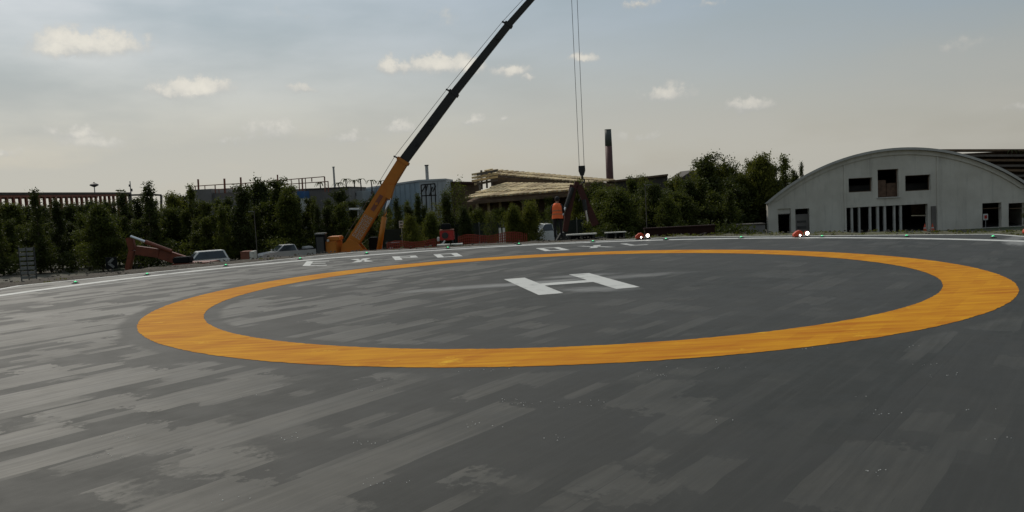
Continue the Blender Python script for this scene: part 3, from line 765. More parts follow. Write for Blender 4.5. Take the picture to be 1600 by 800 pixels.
# ------------------------------------------------------------------ white arched hall
HY = 75.0
def hxz(px, py, Y=HY): p = P(px, py, Y); return p.x, p.z
def hrect(x0, x1, y0, y1, Y=HY):
    l = P(x0, (y0 + y1) / 2, Y).x; r_ = P(x1, (y0 + y1) / 2, Y).x; xm = (x0 + x1) / 2
    t = P(xm, y0, Y).z; b = P(xm, y1, Y).z
    return l, r_, b, t
ax_, az_ = hxz(1196, 315); bx_, bz_ = hxz(1412, 230.5); cx_, cz_ = hxz(1600, 285)
def circle3(a, b, c):
    (x1, y1), (x2, y2), (x3, y3) = a, b, c
    d = 2 * (x1 * (y2 - y3) + x2 * (y3 - y1) + x3 * (y1 - y2))
    ux = ((x1**2 + y1**2) * (y2 - y3) + (x2**2 + y2**2) * (y3 - y1) + (x3**2 + y3**2) * (y1 - y2)) / d
    uy = ((x1**2 + y1**2) * (x3 - x2) + (x2**2 + y2**2) * (x1 - x3) + (x3**2 + y3**2) * (x2 - x1)) / d
    return ux, uy, math.hypot(x1 - ux, y1 - uy)
hcx, hcz, hr = circle3((ax_, az_), (bx_, bz_), (cx_, cz_))
HZ0 = GZ
eave = az_ - .12
half = math.sqrt(hr**2 - (eave - hcz)**2)
XL, XR = hcx - half, hcx + half
XLw = XL + .35; XRw = XR - .35
hall = thing('arched_hall', 'long white concrete hall with a barrel-vault roof and dark openings', 'building', (hcx, HY, HZ0))
SKEW = .40      # the hall runs back to the right, not square to its gable
def rel(mb): mb.v = [(v[0] - hcx + max(0, v[1] - HY - .5) * SKEW, v[1] - HY, v[2] - HZ0) for v in mb.v]; return mb
def arc(r_, z_end, n=40):
    a0 = math.asin(max(-1, (z_end - hcz) / r_))
    return [(hcx + r_ * math.cos(a), hcz + r_ * math.sin(a)) for a in (a0 + (math.pi - 2 * a0) * i / n for i in range(n + 1))]
wall_r = hr - .22
arc_in = [p for p in arc(wall_r, eave) if XLw < p[0] < XRw]
outer = [(XLw, HZ0), (XRw, HZ0), (XRw, eave - .25)] + arc_in + [(XLw, eave - .25)]
rects = {'w1': (1326, 1363, 278, 300), 'w2': (1371.5, 1404, 264.5, 308), 'w3': (1414.5, 1454, 273.5, 298), 'main': (1322, 1450, 321.5, 372), 'da': (1216, 1236, 326, 372), 'db': (1243, 1265, 326, 372), 'dc': (1535, 1565, 317, 372), 'dd': (1576, 1606, 317, 372)}
HR = {k: hrect(*v) for k, v in rects.items()}
for k in ('main', 'da', 'db', 'dc', 'dd'): l, r_, b, t = HR[k]; HR[k] = (l, r_, HZ0 + .02, t)
holes = [[(l, b), (r_, b), (r_, t), (l, t)] for l, r_, b, t in HR.values()]
rel(MB().prism(outer, (0, HY, 0), (1, 0, 0), (0, 0, 1), (0, 1, 0), .45, holes)).build('facade', MATS['concrete_wall'], hall)
DEP = 26
# back wall with a wide opening, so that daylight shows through
bl, br_, bb_, bt = HR['main']
ox0 = P(1424, 340, HY + DEP).x - (DEP - .5) * SKEW; ox1 = P(1453, 340, HY + DEP).x - (DEP - .5) * SKEW
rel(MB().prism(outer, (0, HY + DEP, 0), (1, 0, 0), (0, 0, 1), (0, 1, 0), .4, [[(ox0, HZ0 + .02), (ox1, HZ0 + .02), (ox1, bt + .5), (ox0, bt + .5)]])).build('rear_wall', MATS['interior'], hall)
rf = MB(); A1, A0 = arc(hr, eave - .05), arc(hr - .22, eave - .05)
n_ = len(A1)
for y in (HY - .42, HY + DEP + .5): rf.add([(x, y, z) for x, z in A1] + [(x, y, z) for x, z in A0], [])
fs = []
for i in range(n_ - 1):
    fs += [(i, i + 1, 2 * n_ + i + 1, 2 * n_ + i), (n_ + i, n_ + i + 1, 3 * n_ + i + 1, 3 * n_ + i), (i, i + 1, n_ + i + 1, n_ + i), (2 * n_ + i, 2 * n_ + i + 1, 3 * n_ + i + 1, 3 * n_ + i)]
rf.f += fs
roof = rel(rf).build('roof', MATS['concrete_trim'], hall)
# under-band of the gable, a little proud of the wall
B1, B0 = arc(hr - .225, eave + .15), arc(hr - .62, eave + .15)
bd = MB(); n2 = len(B1)
for y in (HY - .12, HY - .003): bd.add([(x, y, z) for x, z in B1] + [(x, y, z) for x, z in B0], [])
bd.f += [f for i in range(n2 - 1) for f in ((i, i + 1, n2 + i + 1, n2 + i), (n2 + i, n2 + i + 1, 3 * n2 + i + 1, 3 * n2 + i), (i, i + 1, 2 * n2 + i + 1, 2 * n2 + i))]
rel(bd).build('gable_band', MATS['concrete_wall'], hall)
for x, nm in ((XLw, -1), (XRw, 1)):
    rel(MB().bb(x if nm < 0 else x - .4, x + .4 if nm < 0 else x, HY + .46, HY + DEP - .01, HZ0, eave - .27)).build('side_wall', MATS['concrete_wall'], hall)
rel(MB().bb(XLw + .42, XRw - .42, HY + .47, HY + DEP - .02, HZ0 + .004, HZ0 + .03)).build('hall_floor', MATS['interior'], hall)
for px in (1319, 1464.5):
    x, z = hxz(px, 250)
    ztop = hcz + math.sqrt((hr - .64)**2 - (x - hcx)**2)
    rel(MB().bb(x - .09, x + .09, HY - .07, HY - .003, HZ0, ztop)).build('pilaster', MATS['concrete_wall'], hall)
l, r_, b, t = hrect(1450, 1462, 322, 372)
rel(MB().bb(r_ - .42, r_ - .02, HY - .16, HY - .003, HZ0, t)).build('pier', MATS['concrete_dark'], hall)
for px, wd in ((1332, .2), (1343.5, .17), (1360.5, .2), (1372.5, .22), (1383.5, .22), (1398.5, .18), (1408.5, .2)):
    x, z = hxz(px, 340)
    rel(MB().bb(x - wd / 2, x + wd / 2, HY + .08, HY + .30, HZ0 + .02, HR['main'][3] + .01)).build('column', MATS['concrete_trim'], hall, bevel=.02)
def reveal(k, sill=True):
    l, r_, b, t = HR[k]
    w = thing('window', None, None); w.parent = hall
    return l, r_, b, t, w
def part_frame(k, name, m_, sill):
    l, r_, b, t = HR[k]; f = MB(); y = HY + .30; s_ = .06
    for q in ((l, l + s_, b, t), (r_ - s_, r_, b, t), (l + s_, r_ - s_, b, b + s_), (l + s_, r_ - s_, t - s_, t)): f.bb(q[0], q[1], y, y + .08, q[2], q[3])
    o = rel(f).build(name, m_, hall)
    if sill: 
        rel(MB().bb(l - .12, r_ + .12, HY - .10, HY - .004, b - .09, b - .01)).build('sill', MATS['concrete_trim'], o)
    return o
part_frame('w1', 'window', MATS['timber_dark'], False); part_frame('w3', 'window', MATS['timber_dark'], False)
w2 = part_frame('w2', 'window', MATS['old_door'], True)
l, r_, b, t = HR['w2']; mid = (l + r_) / 2
for x0, x1 in ((l + .07, mid - .03), (mid + .03, r_ - .07)):
    rel(MB().bb(x0, x1, HY + .40, HY + .44, b + .07, b + (t - b) * (.62 if x0 < mid else .5))).build('shutter', MATS['old_door'], w2)
for k in ('w1', 'w3'):
    l, r_, b, t = HR[k]
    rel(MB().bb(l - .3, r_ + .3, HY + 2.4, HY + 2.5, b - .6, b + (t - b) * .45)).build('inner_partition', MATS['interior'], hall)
l, r_, b, t = HR['db']
pn = rel(MB().bb(l + .01, r_ - .01, HY + .16, HY + .24, b, t - .5)).build('door_panel', MATS['concrete_dark'], hall); pn['label'] = 'grey panel closing the second doorway from the left'
rel(MB().bb(l + .2, r_ - .25, HY + .13, HY + .158, b + .75, b + 1.0)).build('vent', MATS['interior'], pn)
rel(MB().bb(l + .2, r_ - .25, HY + .13, HY + .158, b + 1.3, b + 1.5)).build('vent', MATS['interior'], pn)
for k in ('da', 'dc', 'dd'):
    l, r_, b, t = HR[k]; rel(MB().bb(l, r_, HY + .12, HY + .2, t - .52, t - .46)).build('transom', MATS['concrete_dark'] if k == 'da' else MATS['timber_dark'], hall)
rel(MB().bb(HR['da'][0] + .01, HR['da'][1] - .01, HY + .125, HY + .195, HR['da'][3] - .455, HR['da'][3] - .004)).build('transom_panel', MATS['concrete_wall'], hall)
# inside: bare partition walls far back
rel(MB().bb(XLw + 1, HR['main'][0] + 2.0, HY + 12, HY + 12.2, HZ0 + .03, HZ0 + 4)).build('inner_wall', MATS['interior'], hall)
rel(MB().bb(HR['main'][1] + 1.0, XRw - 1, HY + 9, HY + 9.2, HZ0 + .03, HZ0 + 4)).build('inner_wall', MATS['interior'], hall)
# a tree seen through the hall and small things by its door
c = P(1446, 331, 108)
tree(1444, 322, 112, 'bushy', 0, 'leaf_light', 'green tree seen through the middle opening of the white hall', .6, 'trees behind the hall')
tree(1604, 316, 70, 'bushy', 1, 'leaf_light', 'leafy tree cut by the right picture edge before the hall', .3, 'trees behind the hall')
def cone(px, py, Y, label):
    p = P(px, py, Y); t = thing('traffic_cone', label, 'cone', (p.x, p.y, GZ))
    MB().lathe([(.17, .03), (.12, .3), (.03, .72)], (0, 0, 0), 12).build('body', MATS['cone_red'], t); MB().box((0, 0, .015), (.4, .4, .03)).build('base', MATS['rubber'], t)
    MB().lathe([(.125, .3), (.085, .45)], (0, 0, 0), 12).build('band', MATS['sign_white'], t)
cone(1445, 352, 74.2, 'red traffic cone in the right end of the hall opening')
cone(1457, 352, 74.0, 'red traffic cone leaning by the brown pier of the hall')
p = P(1540, 347, 74.3); t = thing('notice_board', 'small red and white notice standing in a right-hand hall doorway', 'sign', (p.x, p.y, GZ))
MB().tube((0, 0, 0), (0, 0, 1.1), .025).build('post', MATS['steel'], t); MB().box((0, 0, 1.05), (.42, .03, .55)).build('board', MATS['sign_white'], t)
MB().box((0, -.02, 1.05), (.24, .012, .30)).build('red_mark', MATS['bright_red'], t)

# stepped timber roof behind the hall
SB = thing('stepped_timber_building', 'dark building with stepped plank roof rising behind the white hall', 'building', (0, 104, GZ))
def relto(mb, o): mb.v = [(v[0] - o[0], v[1] - o[1], v[2] - o[2]) for v in mb.v]; return mb
o_ = (0, 104, GZ)
for k in range(8):
    yy = 104 - 1.0 * k; a = P(1462 + k * 2, 233 + k * 7.5 + (k % 2) * 1.0, yy); b = P(1660, 240 + k * 8.2, yy)
    relto(MB().beam((a.x - 6, yy, a.z + .1), (b.x + 8, yy, b.z), 2.2, .26), o_).build('roof_plank', MATS['timber_grey' if k % 2 else 'timber_dark'], SB)
a = P(1470, 240, 105); b = P(1660, 240, 105)
relto(MB().bb(a.x - 5, b.x + 8, 104.2, 116, GZ, a.z - .15), o_).build('wall', MATS['timber_dark'], SB)
def palm(px, py, Y, base_z, h, label, seed, group, nfr=9, ln=.8):
    p = P(px, py, Y); r = random.Random(seed); t = thing('palm', label, 'palm', (p.x, p.y, base_z), 0, group)
    hh = p.z - base_z
    MB().path([Vector((0, 0, 0)), Vector((.04, 0, hh * .5)), Vector((0, 0, hh))], [.10, .08, .06], 6).build('trunk', MATS['bark'], t)
    fr = MB()
    for k in range(nfr):
        a = 2 * math.pi * k / nfr + r.uniform(-.3, .3); pts = []
        L_ = ln * r.uniform(.8, 1.2)
        for q in range(6):
            u = q / 5; pts.append(Vector((math.cos(a) * L_ * u, math.sin(a) * L_ * u, hh + L_ * (.9 * u - 1.25 * u * u))))
        for q in range(5):
            d = Vector((-math.sin(a), math.cos(a), 0)) * (.13 * (1 - q / 6))
            fr.add([pts[q] - d, pts[q] + d, pts[q + 1] + d * .8, pts[q + 1] - d * .8], [(0, 1, 2, 3)])
    fr.build('fronds', MATS['leaf_dark'], t)
palm(1580, 236, 103, P(1580, 243, 103).z - .3, 1, 'dark palm tuft on the stepped roof, left of two', 1, 'palms on the stepped roof', 9, .9)
palm(1601, 238, 103, P(1601, 244, 103).z - .3, 1, 'dark palm tuft on the stepped roof at the picture edge', 2, 'palms on the stepped roof', 9, .9)

# ------------------------------------------------------------------ left colonnade
C0, C1 = P(-70, 302, 104), P(203, 303, 152)
zt = 5.15
cl = thing('rusty_colonnade', 'long flat-roofed open colonnade with many rust-red columns', 'building', (C0.x, C0.y, GZ))
o_ = tuple(cl.location)
d_ = Vector((C1.x - C0.x, C1.y - C0.y, 0)); ln = d_.length; d_.normalize(); nrm = Vector((-d_.y, d_.x, 0))
a = Vector((C0.x, C0.y, zt)) - d_ * 6; b = Vector((C1.x, C1.y, zt))
relto(MB().beam(a + nrm * 3, b + nrm * 3, 6.4, .35), o_).build('roof_slab', MATS['roof_dark'], cl)
for off in (0, 6):
    relto(MB().beam(a + nrm * off - Vector((0, 0, .35)), b + nrm * off - Vector((0, 0, .35)), .3, .32), o_).build('beam', MATS['rust_column'], cl)
colm = MB().box((0, 0, (zt - .5 - GZ) / 2), (.34, .34, zt - .5 - GZ)).mesh('column', MATS['rust_column'])
k = 0; s_ = -5.0
while s_ < ln:
    p = Vector((C0.x, C0.y, 0)) + d_ * s_
    o = obj('column', colm, cl); o.location = (p.x - o_[0], p.y - o_[1], 0); o.rotation_euler = (0, 0, math.atan2(d_.y, d_.x))
    s_ += 1.55
relto(MB().beam(Vector((C0.x, C0.y, 1.0)) + nrm * 6 - d_ * 6, Vector((C1.x, C1.y, 1.0)) + nrm * 6, .3, 4.2), o_).build('low_wall', MATS['concrete_dark'], cl)
# end frame
fr_ = thing('end_frame', 'pale open frame at the right end of the rusty colonnade', 'frame', (0, 140, GZ)); o_ = (0, 140, GZ)
for (x0, y0, x1, y1) in ((226, 301, 237, 301), (237, 301, 237, 330), (200, 305, 237, 304), (237, 304, 252, 305), (252, 305, 252, 330), (203, 303, 203, 330)):
    relto(MB().beam(P(x0, y0, 140), P(x1, y1, 140), .3, .3), o_).build('member', MATS['timber_grey'], fr_)
def masty(px, y0, Y, label, head):
    p = P(px, y0, Y); t = thing('lamp_mast' if head else 'aerial_mast', label, 'mast', (p.x, p.y, GZ)); h = p.z - GZ
    MB().tube((0, 0, 0), (0, 0, h), .14, .09, 8).build('pole', MATS['steel'], t)
    if head:
        MB().lathe([(.15, h - .5), (.75, h - .2), (.7, h), (.2, h + .22), (.05, h + .4)], (0, 0, 0), 12).build('lantern', MATS['sign_dark'], t)
    else:
        MB().box((.12, 0, h - 1.6), (.35, .2, .5)).build('antenna_panel', MATS['sign_dark'], t); MB().box((-.1, 0, h - .8), (.3, .2, .4)).build('antenna_panel', MATS['sign_dark'], t)
masty(147, 288, 150, 'thin mast with mushroom-shaped lamp head above the colonnade roof', True)
masty(203, 283, 150, 'thin aerial mast at the right end of the colonnade roof', False)

# ------------------------------------------------------------------ railed dark roof and grey boxes
rb = thing('railed_building', 'dark grey flat building with rusty scaffold railing on its roof', 'building', (0, 96, GZ)); o_ = (0, 96, GZ)
a = P(302, 297, 98); b = P(339, 296, 98)
relto(MB().bb(a.x, b.x, 96, 108, GZ, a.z), o_).build('stair_block', MATS['grey_box'], rb)
a2 = P(339, 302, 98); b2 = P(482, 302, 95)
relto(MB().bb(b.x + .003, b2.x, 96.5, 108, GZ, a2.z), o_).build('wall', MATS['grey_box'], rb)
def rail_line(pts, th=.09):
    for (x0, y0, Y0), (x1, y1, Y1) in zip(pts, pts[1:]): relto(MB().beam(P(x0, y0, Y0), P(x1, y1, Y1), th, th), o_).build('rail', MATS['rust_column'], rb)
rail_line([(303, 291, 97), (350, 288, 96), (375, 287, 95.5), (433, 282, 94), (507, 276, 92)])
rail_line([(339, 296, 96), (375, 293.5, 95.5), (433, 289, 94), (513, 283.5, 92)])
for px, yt, yb, Y, th in ((309.5, 280, 300, 97, .16), (350.5, 279, 302, 96, .18), (376, 277, 303, 95.5, .16), (433.5, 273, 302, 94, .13), (305, 291, 300, 97, .08), (320, 290, 300, 97, .08), (336, 289, 302, 96.5, .10), (342, 295, 302, 96, .08), (383, 285.5, 293, 95.5, .08), (455, 280, 300, 93.5, .08), (472, 279, 300, 93, .14), (477, 279, 300, 93, .08), (487, 278, 284, 92.5, .10), (507, 276, 300, 92, .12), (512.5, 283, 300, 92, .10), (467, 280, 300, 93, .10)):
    relto(MB().beam(P(px, yt, Y), P(px + (yb - yt) * .05, yb, Y), th, th), o_).build('railing_post', MATS['rust_column'], rb)
gb = thing('grey_box_building', 'plain brown-grey box building between blue container and crane boom', 'building', (0, 95, GZ)); o_ = (0, 95, GZ)
a = P(477, 297, 93); b = P(545, 295, 93)
relto(MB().bb(a.x, b.x, 93, 104, GZ, a.z), o_).build('wall', MATS['grey_box'], gb)
relto(MB().bb(a.x - .05, b.x + .05, 92.9, 104.1, a.z, a.z + .15), o_).build('parapet', MATS['roof_dark'], gb)
ct = thing('site_container', 'blue site container with pale lower panels at the grey box', 'container', (0, 92, GZ)); o_ = (0, 92, GZ)
a = P(464, 299, 90); b = P(475, 310, 90)
relto(MB().bb(a.x, b.x, 90, 92.6, b.z, a.z), o_).build('upper_panel', MATS['blue_panel'], ct)
relto(MB().bb(a.x + .01, b.x - .01, 90.01, 92.5, GZ, b.z), o_).build('lower_panel', MATS['sign_white'], ct)
pl = P(521, 262, 96); t = thing('steel_pole', 'lone thin pole standing over the grey box building', 'pole', (pl.x, pl.y, GZ))
MB().tube((0, 0, 0), (0, 0, pl.z - GZ), .13, .11, 8).build('shaft', MATS['steel'], t); MB().tube((0, 0, pl.z - GZ), (0, 0, pl.z - GZ + .12), .15, .15, 8).build('cap', MATS['steel'], t)
lb = thing('pale_block', 'pale grey block with dark windows left of the blue-grey building', 'building', (0, 98, GZ)); o_ = (0, 98, GZ)
a = P(545, 299, 97); b = P(566, 296, 97)
relto(MB().bb(a.x + .003, b.x, 97, 106, GZ, a.z), o_).build('wall', MATS['grey_cladding'], lb)
for x0, x1 in ((546, 551), (553, 557)):
    l = P(x0, 299, 97); q = P(x1, 306, 97); wn = relto(MB().bb(l.x, q.x, 96.94, 96.99, q.z, l.z - .2), o_).build('window', MATS['glass'], lb)
aw = thing('white_canopy', 'small white flat canopy on a post behind the crane boom foot', 'canopy', (0, 84, GZ)); o_ = (0, 84, GZ)
a = P(547, 326.5, 84); b = P(562, 326.5, 84)
relto(MB().beam(a, b, 1.2, .16), o_).build('roof', MATS['car_white'], aw); relto(MB().tube(((a.x + b.x) / 2 + .3, 84, GZ), ((a.x + b.x) / 2 + .3, 84, a.z), .08), o_).build('post', MATS['sign_white'], aw)
for k, (px, py) in enumerate(((500, 287), (529, 287), (540, 281), (553, 283), (563, 281), (580, 283), (595, 284), (608, 286))):
    palm(px, py, 99, P(px, 297, 99).z - .5, 1, ('roof palm tuft, %s from the left between grey box and crane boom' % ('first second third fourth fifth sixth seventh eighth'.split()[k])), 30 + k, 'palm tufts on the roofs', 8, .85)

# ------------------------------------------------------------------ blue-grey building
bg_ = thing('blue_grey_hall', 'blue-grey clad hall with slanting roofline behind the crane boom', 'building', (0, 100, GZ)); o_ = (0, 100, GZ)
q = [P(566, 294, 106), P(655, 281, 100), P(697, 279, 98)]
for i, m_ in ((0, 'blue_cladding'), (1, 'grey_cladding')):
    a, b = q[i], q[i + 1]
    mb = MB(); th = Vector((.2, 9, 0))
    mb.add([Vector((a.x, a.y, GZ)), Vector((b.x, b.y, GZ)), b, a, Vector((a.x, a.y, GZ)) + th, Vector((b.x, b.y, GZ)) + th, b + th, a + th], [(0, 1, 2, 3), (4, 7, 6, 5), (3, 2, 6, 7), (0, 3, 7, 4), (1, 5, 6, 2)])
    relto(mb, o_).build('wall', MATS[m_], bg_)
    rl = MB(); n_s = 12 if i == 0 else 6
    for k in range(1, n_s):
        p0 = a.lerp(b, k / n_s); relto(MB().beam((p0.x, p0.y - .03, GZ), (p0.x, p0.y - .03, p0.z - .3), .06, .05), o_).build('seam', MATS[m_], bg_)
    relto(MB().beam(a + Vector((0, -.06, -.1)), b + Vector((0, -.06, -.1)), .1, .22), o_).build('roof_edge', MATS['grey_cladding'], bg_)
ch = thing('chimney', 'small grey flue standing on the blue-grey hall', 'chimney', (0, 102, GZ)); o_ = (0, 102, GZ)
a = P(666.5, 259.5, 102); relto(MB().tube((a.x, 102, GZ), (a.x, 102, a.z), .22, .20, 12), o_).build('flue', MATS['steel'], ch); relto(MB().tube((a.x, 102, a.z), (a.x, 102, a.z + .15), .25, .25, 12), o_).build('rim', MATS['sign_dark'], ch)
fm = thing('black_frame', 'black steel lattice frame before the blue-grey hall', 'frame', (0, 90, GZ)); o_ = (0, 90, GZ)
for x0, y0, x1, y1 in ((658, 289, 660, 330), (665, 288, 667, 330), (673, 287, 675, 330), (679.5, 287, 681.5, 330), (658, 289, 680, 287), (659, 306, 682, 305), (666, 298, 668, 288), (671, 306, 676, 292), (659, 300, 665, 290), (676, 300, 681, 290)):
    relto(MB().beam(P(x0, y0, 90), P(x1, y1, 90), .13, .13), o_).build('bar', MATS['black_steel'], fm)
bh = thing('brown_shed', 'low brown shed roof between blue-grey hall and timber roof', 'building', (0, 104, GZ)); o_ = (0, 104, GZ)
a, b = P(697, 286, 104), P(748, 287, 104)
relto(MB().bb(a.x, b.x, 104, 112, GZ, a.z), o_).build('wall', MATS['timber_dark'], bh)
relto(MB().beam((a.x - .2, 107, a.z + .1), (b.x, 107, b.z + .1), 7, .25), o_).build('roof', MATS['brick_red'], bh)

# ------------------------------------------------------------------ timber pavilion with layered board roof
tp = thing('timber_pavilion', 'timber building with sweeping layered board roof behind the worker', 'building', (4, 86, GZ)); o_ = (4, 86, GZ)
def bil(c, u, v): return (c[0].lerp(c[1], u)).lerp(c[2].lerp(c[3], u), v)
def boards(c, nu, nv, du, w, th, name, lightest):
    """slanting strips of thick boards on a warped roof plane, in nv stepped courses; c = bottom left, bottom right, top left, top right"""
    nrm_ = (c[1] - c[0]).cross(c[2] - c[0]).normalized()
    if nrm_.z < 0: nrm_ = -nrm_
    for j in range(nv):
        for i in range(-1, nu):
            u = (i + rt.uniform(-.06, .06)) / nu + j * du * .5; v = j / nv
            u0, u1 = max(0, u), min(1.0, u + du)
            if u1 - u0 < du * .35: continue
            p0 = bil(c, u0, v + (u0 - u) / du / nv) + nrm_ * .16; p1 = bil(c, u1, min(1.03, v + (u1 - u) / du * 1.12 / nv)) + nrm_ * (.06 + .05 * j)
            relto(MB().beam(p0, p1, w, th, up=nrm_), o_).build(name, MATS['timber' if rt.random() < lightest else 'timber_mid'], tp)
lo_c = [P(728, 312, 80), P(912, 298, 80), P(772, 288.5, 86), P(912, 290, 85)]
boards(lo_c, 24, 3, .095, .22, .16, 'roof_board', .7)
up_c = [P(764, 273.5, 87), P(920, 287.5, 87), P(750, 264.5, 90), P(962, 283, 90)]
boards(up_c, 26, 2, .085, .20, .14, 'roof_board', .6)
for c, nm in ((lo_c, 'roof_deck'), (up_c, 'roof_deck')):
    dn = Vector((0, .1, -.22)); mb = MB(); q = [c[0], c[1], c[3], c[2]]
    mb.add([p + dn for p in q] + [p + dn + Vector((0, 0, -.25)) for p in q], [(0, 1, 2, 3), (7, 6, 5, 4), (0, 4, 5, 1), (1, 5, 6, 2), (2, 6, 7, 3), (3, 7, 4, 0)])
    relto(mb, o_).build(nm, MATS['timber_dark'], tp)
# body under the roofs
a, b = P(737, 312, 82), P(962, 300, 82)
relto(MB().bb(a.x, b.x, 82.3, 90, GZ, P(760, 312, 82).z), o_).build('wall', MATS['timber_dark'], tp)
q = [P(768, 294, 86.3), P(962, 294, 86.3), P(962, 286, 86.3), P(766, 274, 86.3)]
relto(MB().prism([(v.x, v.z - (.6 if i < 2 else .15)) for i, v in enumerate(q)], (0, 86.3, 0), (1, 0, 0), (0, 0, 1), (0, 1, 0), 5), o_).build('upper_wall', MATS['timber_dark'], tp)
for px in range(745, 960, 18):
    a = P(px, 312, 82); relto(MB().beam((a.x, 82.1, GZ), (a.x, 82.1, a.z), .25, .25), o_).build('post', MATS['timber'], tp)
# open beam ends of the left gable
for k in range(11):
    yy = 84 + k * .55; y0 = 267 + (k % 4) * 5
    relto(MB().beam(P(745 - (k % 3) * 4, y0 + 6, yy), P(778, y0 - 1, yy), .22, .22), o_).build('beam_end', MATS['timber' if k % 3 else 'timber_grey'], tp)
for px, y0, y1 in ((752, 266, 296), (760, 267, 294), (768, 268, 292)):
    relto(MB().beam(P(px, y0, 86), P(px + 1, y1, 86), .2, .2), o_).build('strut', MATS['timber_grey'], tp)

# dark flat-topped building, gable, tower
db = thing('dark_flat_building', 'dark brown building with rising flat top right of the chimney tower', 'building', (14, 92, GZ)); o_ = (14, 92, GZ)
a, b = P(948, 285, 90), P(1043, 274, 90)
mb = MB(); mb.add([(a.x, 90, GZ), (b.x, 90, GZ), (b.x, 90, b.z), (a.x, 90, a.z), (a.x, 100, GZ), (b.x, 100, GZ), (b.x, 100, b.z), (a.x, 100, a.z)], [(0, 1, 2, 3), (4, 7, 6, 5), (3, 2, 6, 7), (0, 3, 7, 4), (1, 5, 6, 2)])
relto(mb, o_).build('wall', MATS['roof_dark'], db)
relto(MB().beam((a.x, 89.9, a.z + .05), (b.x, 89.9, b.z + .05), .5, .2), o_).build('roof_edge', MATS['timber_dark'], db)
gh = thing('gable_house', 'small dark gable roof poking out of the trees', 'house', (20, 96, GZ)); o_ = (20, 96, GZ)
a, b, c = P(1062, 279, 96), P(1083, 265.5, 96), P(1104, 277, 96)
relto(MB().prism([(a.x, a.z), (c.x, c.z), (b.x, b.z)], (0, 96, 0), (1, 0, 0), (0, 0, 1), (0, 1, 0), 7), o_).build('roof', MATS['roof_dark'], gh)
relto(MB().bb(a.x + .4, c.x - .4, 96.3, 102.5, GZ, a.z - .003), o_).build('wall', MATS['concrete_dark'], gh)
tw = thing('chimney_tower', 'tall slim dark red chimney tower with greenish top', 'tower', (0, 190, GZ)); o_ = (0, 190, GZ)
a = P(949.5, 203, 190); x0 = P(953, 280, 190).x
h0, h1 = GZ, a.z
def tws(z): return x0
hm = h0 + (h1 - h0) * .80
relto(MB().tube((x0, 190, h0), (x0, 190, hm), .86, .80, 16), o_).build('shaft', MATS['tower_red'], tw, smooth=True)
top = relto(MB().tube((x0, 190, hm), (x0, 190, h1), .80, .74, 16), o_).build('top_section', MATS['tower_green'], tw, smooth=True); top['label'] = 'greenish top section'
relto(MB().tube((x0, 190, h1), (x0, 190, h1 + .12), .76, .76, 16), o_).build('rim', MATS['sign_dark'], tw)

# ------------------------------------------------------------------ mobile crane
CY = 65.0
cb0 = P(556, 390, CY)
cr_ = thing('mobile_crane', 'orange mobile crane with raised black and orange telescopic boom', 'crane', (cb0.x, CY, GZ)); o_ = (cb0.x, CY, GZ)
piv, j1, j2, j3, tip = P(549, 384, CY), P(630, 252, CY), P(709, 146, CY), P(794.5, 39, CY), P(893, -72, CY)
bd_ = (j1 - piv).normalized(); side_ = Vector((0, 1, 0)); bn = bd_.cross(side_).normalized()
if bn.z < 0: bn = -bn
YU = (0, 1, 0)
def bbeam(a, b, w, h, nm, m_, par, w1=None, h1=None, bev=.03):
    return relto(MB().beam(a, b, h, w, h1, w1, up=YU), o_).build(nm, m_, par, bevel=bev)
b1 = bbeam(piv - bd_ * .4, j1, .80, 1.0, 'boom_base_section', MATS['orange_steel'], cr_, .78, .84)
b2 = bbeam(j1 - bd_ * .05, j2, .66, .72, 'boom_section', MATS['black_steel'], cr_, .64, .66)
d2 = (j3 - j2).normalized(); b3 = bbeam(j2 - bd_ * .05, j3, .54, .58, 'boom_section', MATS['black_steel'], cr_, .52, .52)
b4 = bbeam(j3 - d2 * .05, tip, .44, .46, 'boom_section', MATS['black_steel'], cr_, .40, .42)
for j, h, par in ((j1, .98, b1), (j2, .80, b2), (j3, .66, b3)):
    bbeam(j - bd_ * .14, j + bd_ * .14, h * .92, h, 'collar', MATS['orange_steel' if par is b1 else 'black_steel'], par)
    bbeam(j + bn * (-h / 2), j + bn * (-h / 2) + (-bn) * 0 + bd_ * .01, .2, .2, 'pad', MATS['black_steel'], par) if 0 else None
    up_ = bn if bn.x < 0 else -bn
    relto(MB().beam(j + up_ * (h * .45), j + up_ * (h * .85) - bd_ * .05, .12, .16, up=YU), o_).build('rope_guide', MATS['black_steel'], par)
for f, par, a, b in ((.55, b2, j1, j2), (.25, b2, j1, j2), (.8, b3, j2, j3), (.5, b1, piv, j1)):
    p = a.lerp(b, f); relto(MB().box((p.x, CY - .42, p.z), (.22, .06, .22)), o_).build('cover_plate', MATS['black_steel'] if par is not b1 else MATS['orange_steel'], par)
up_ = bn if bn.x < 0 else -bn
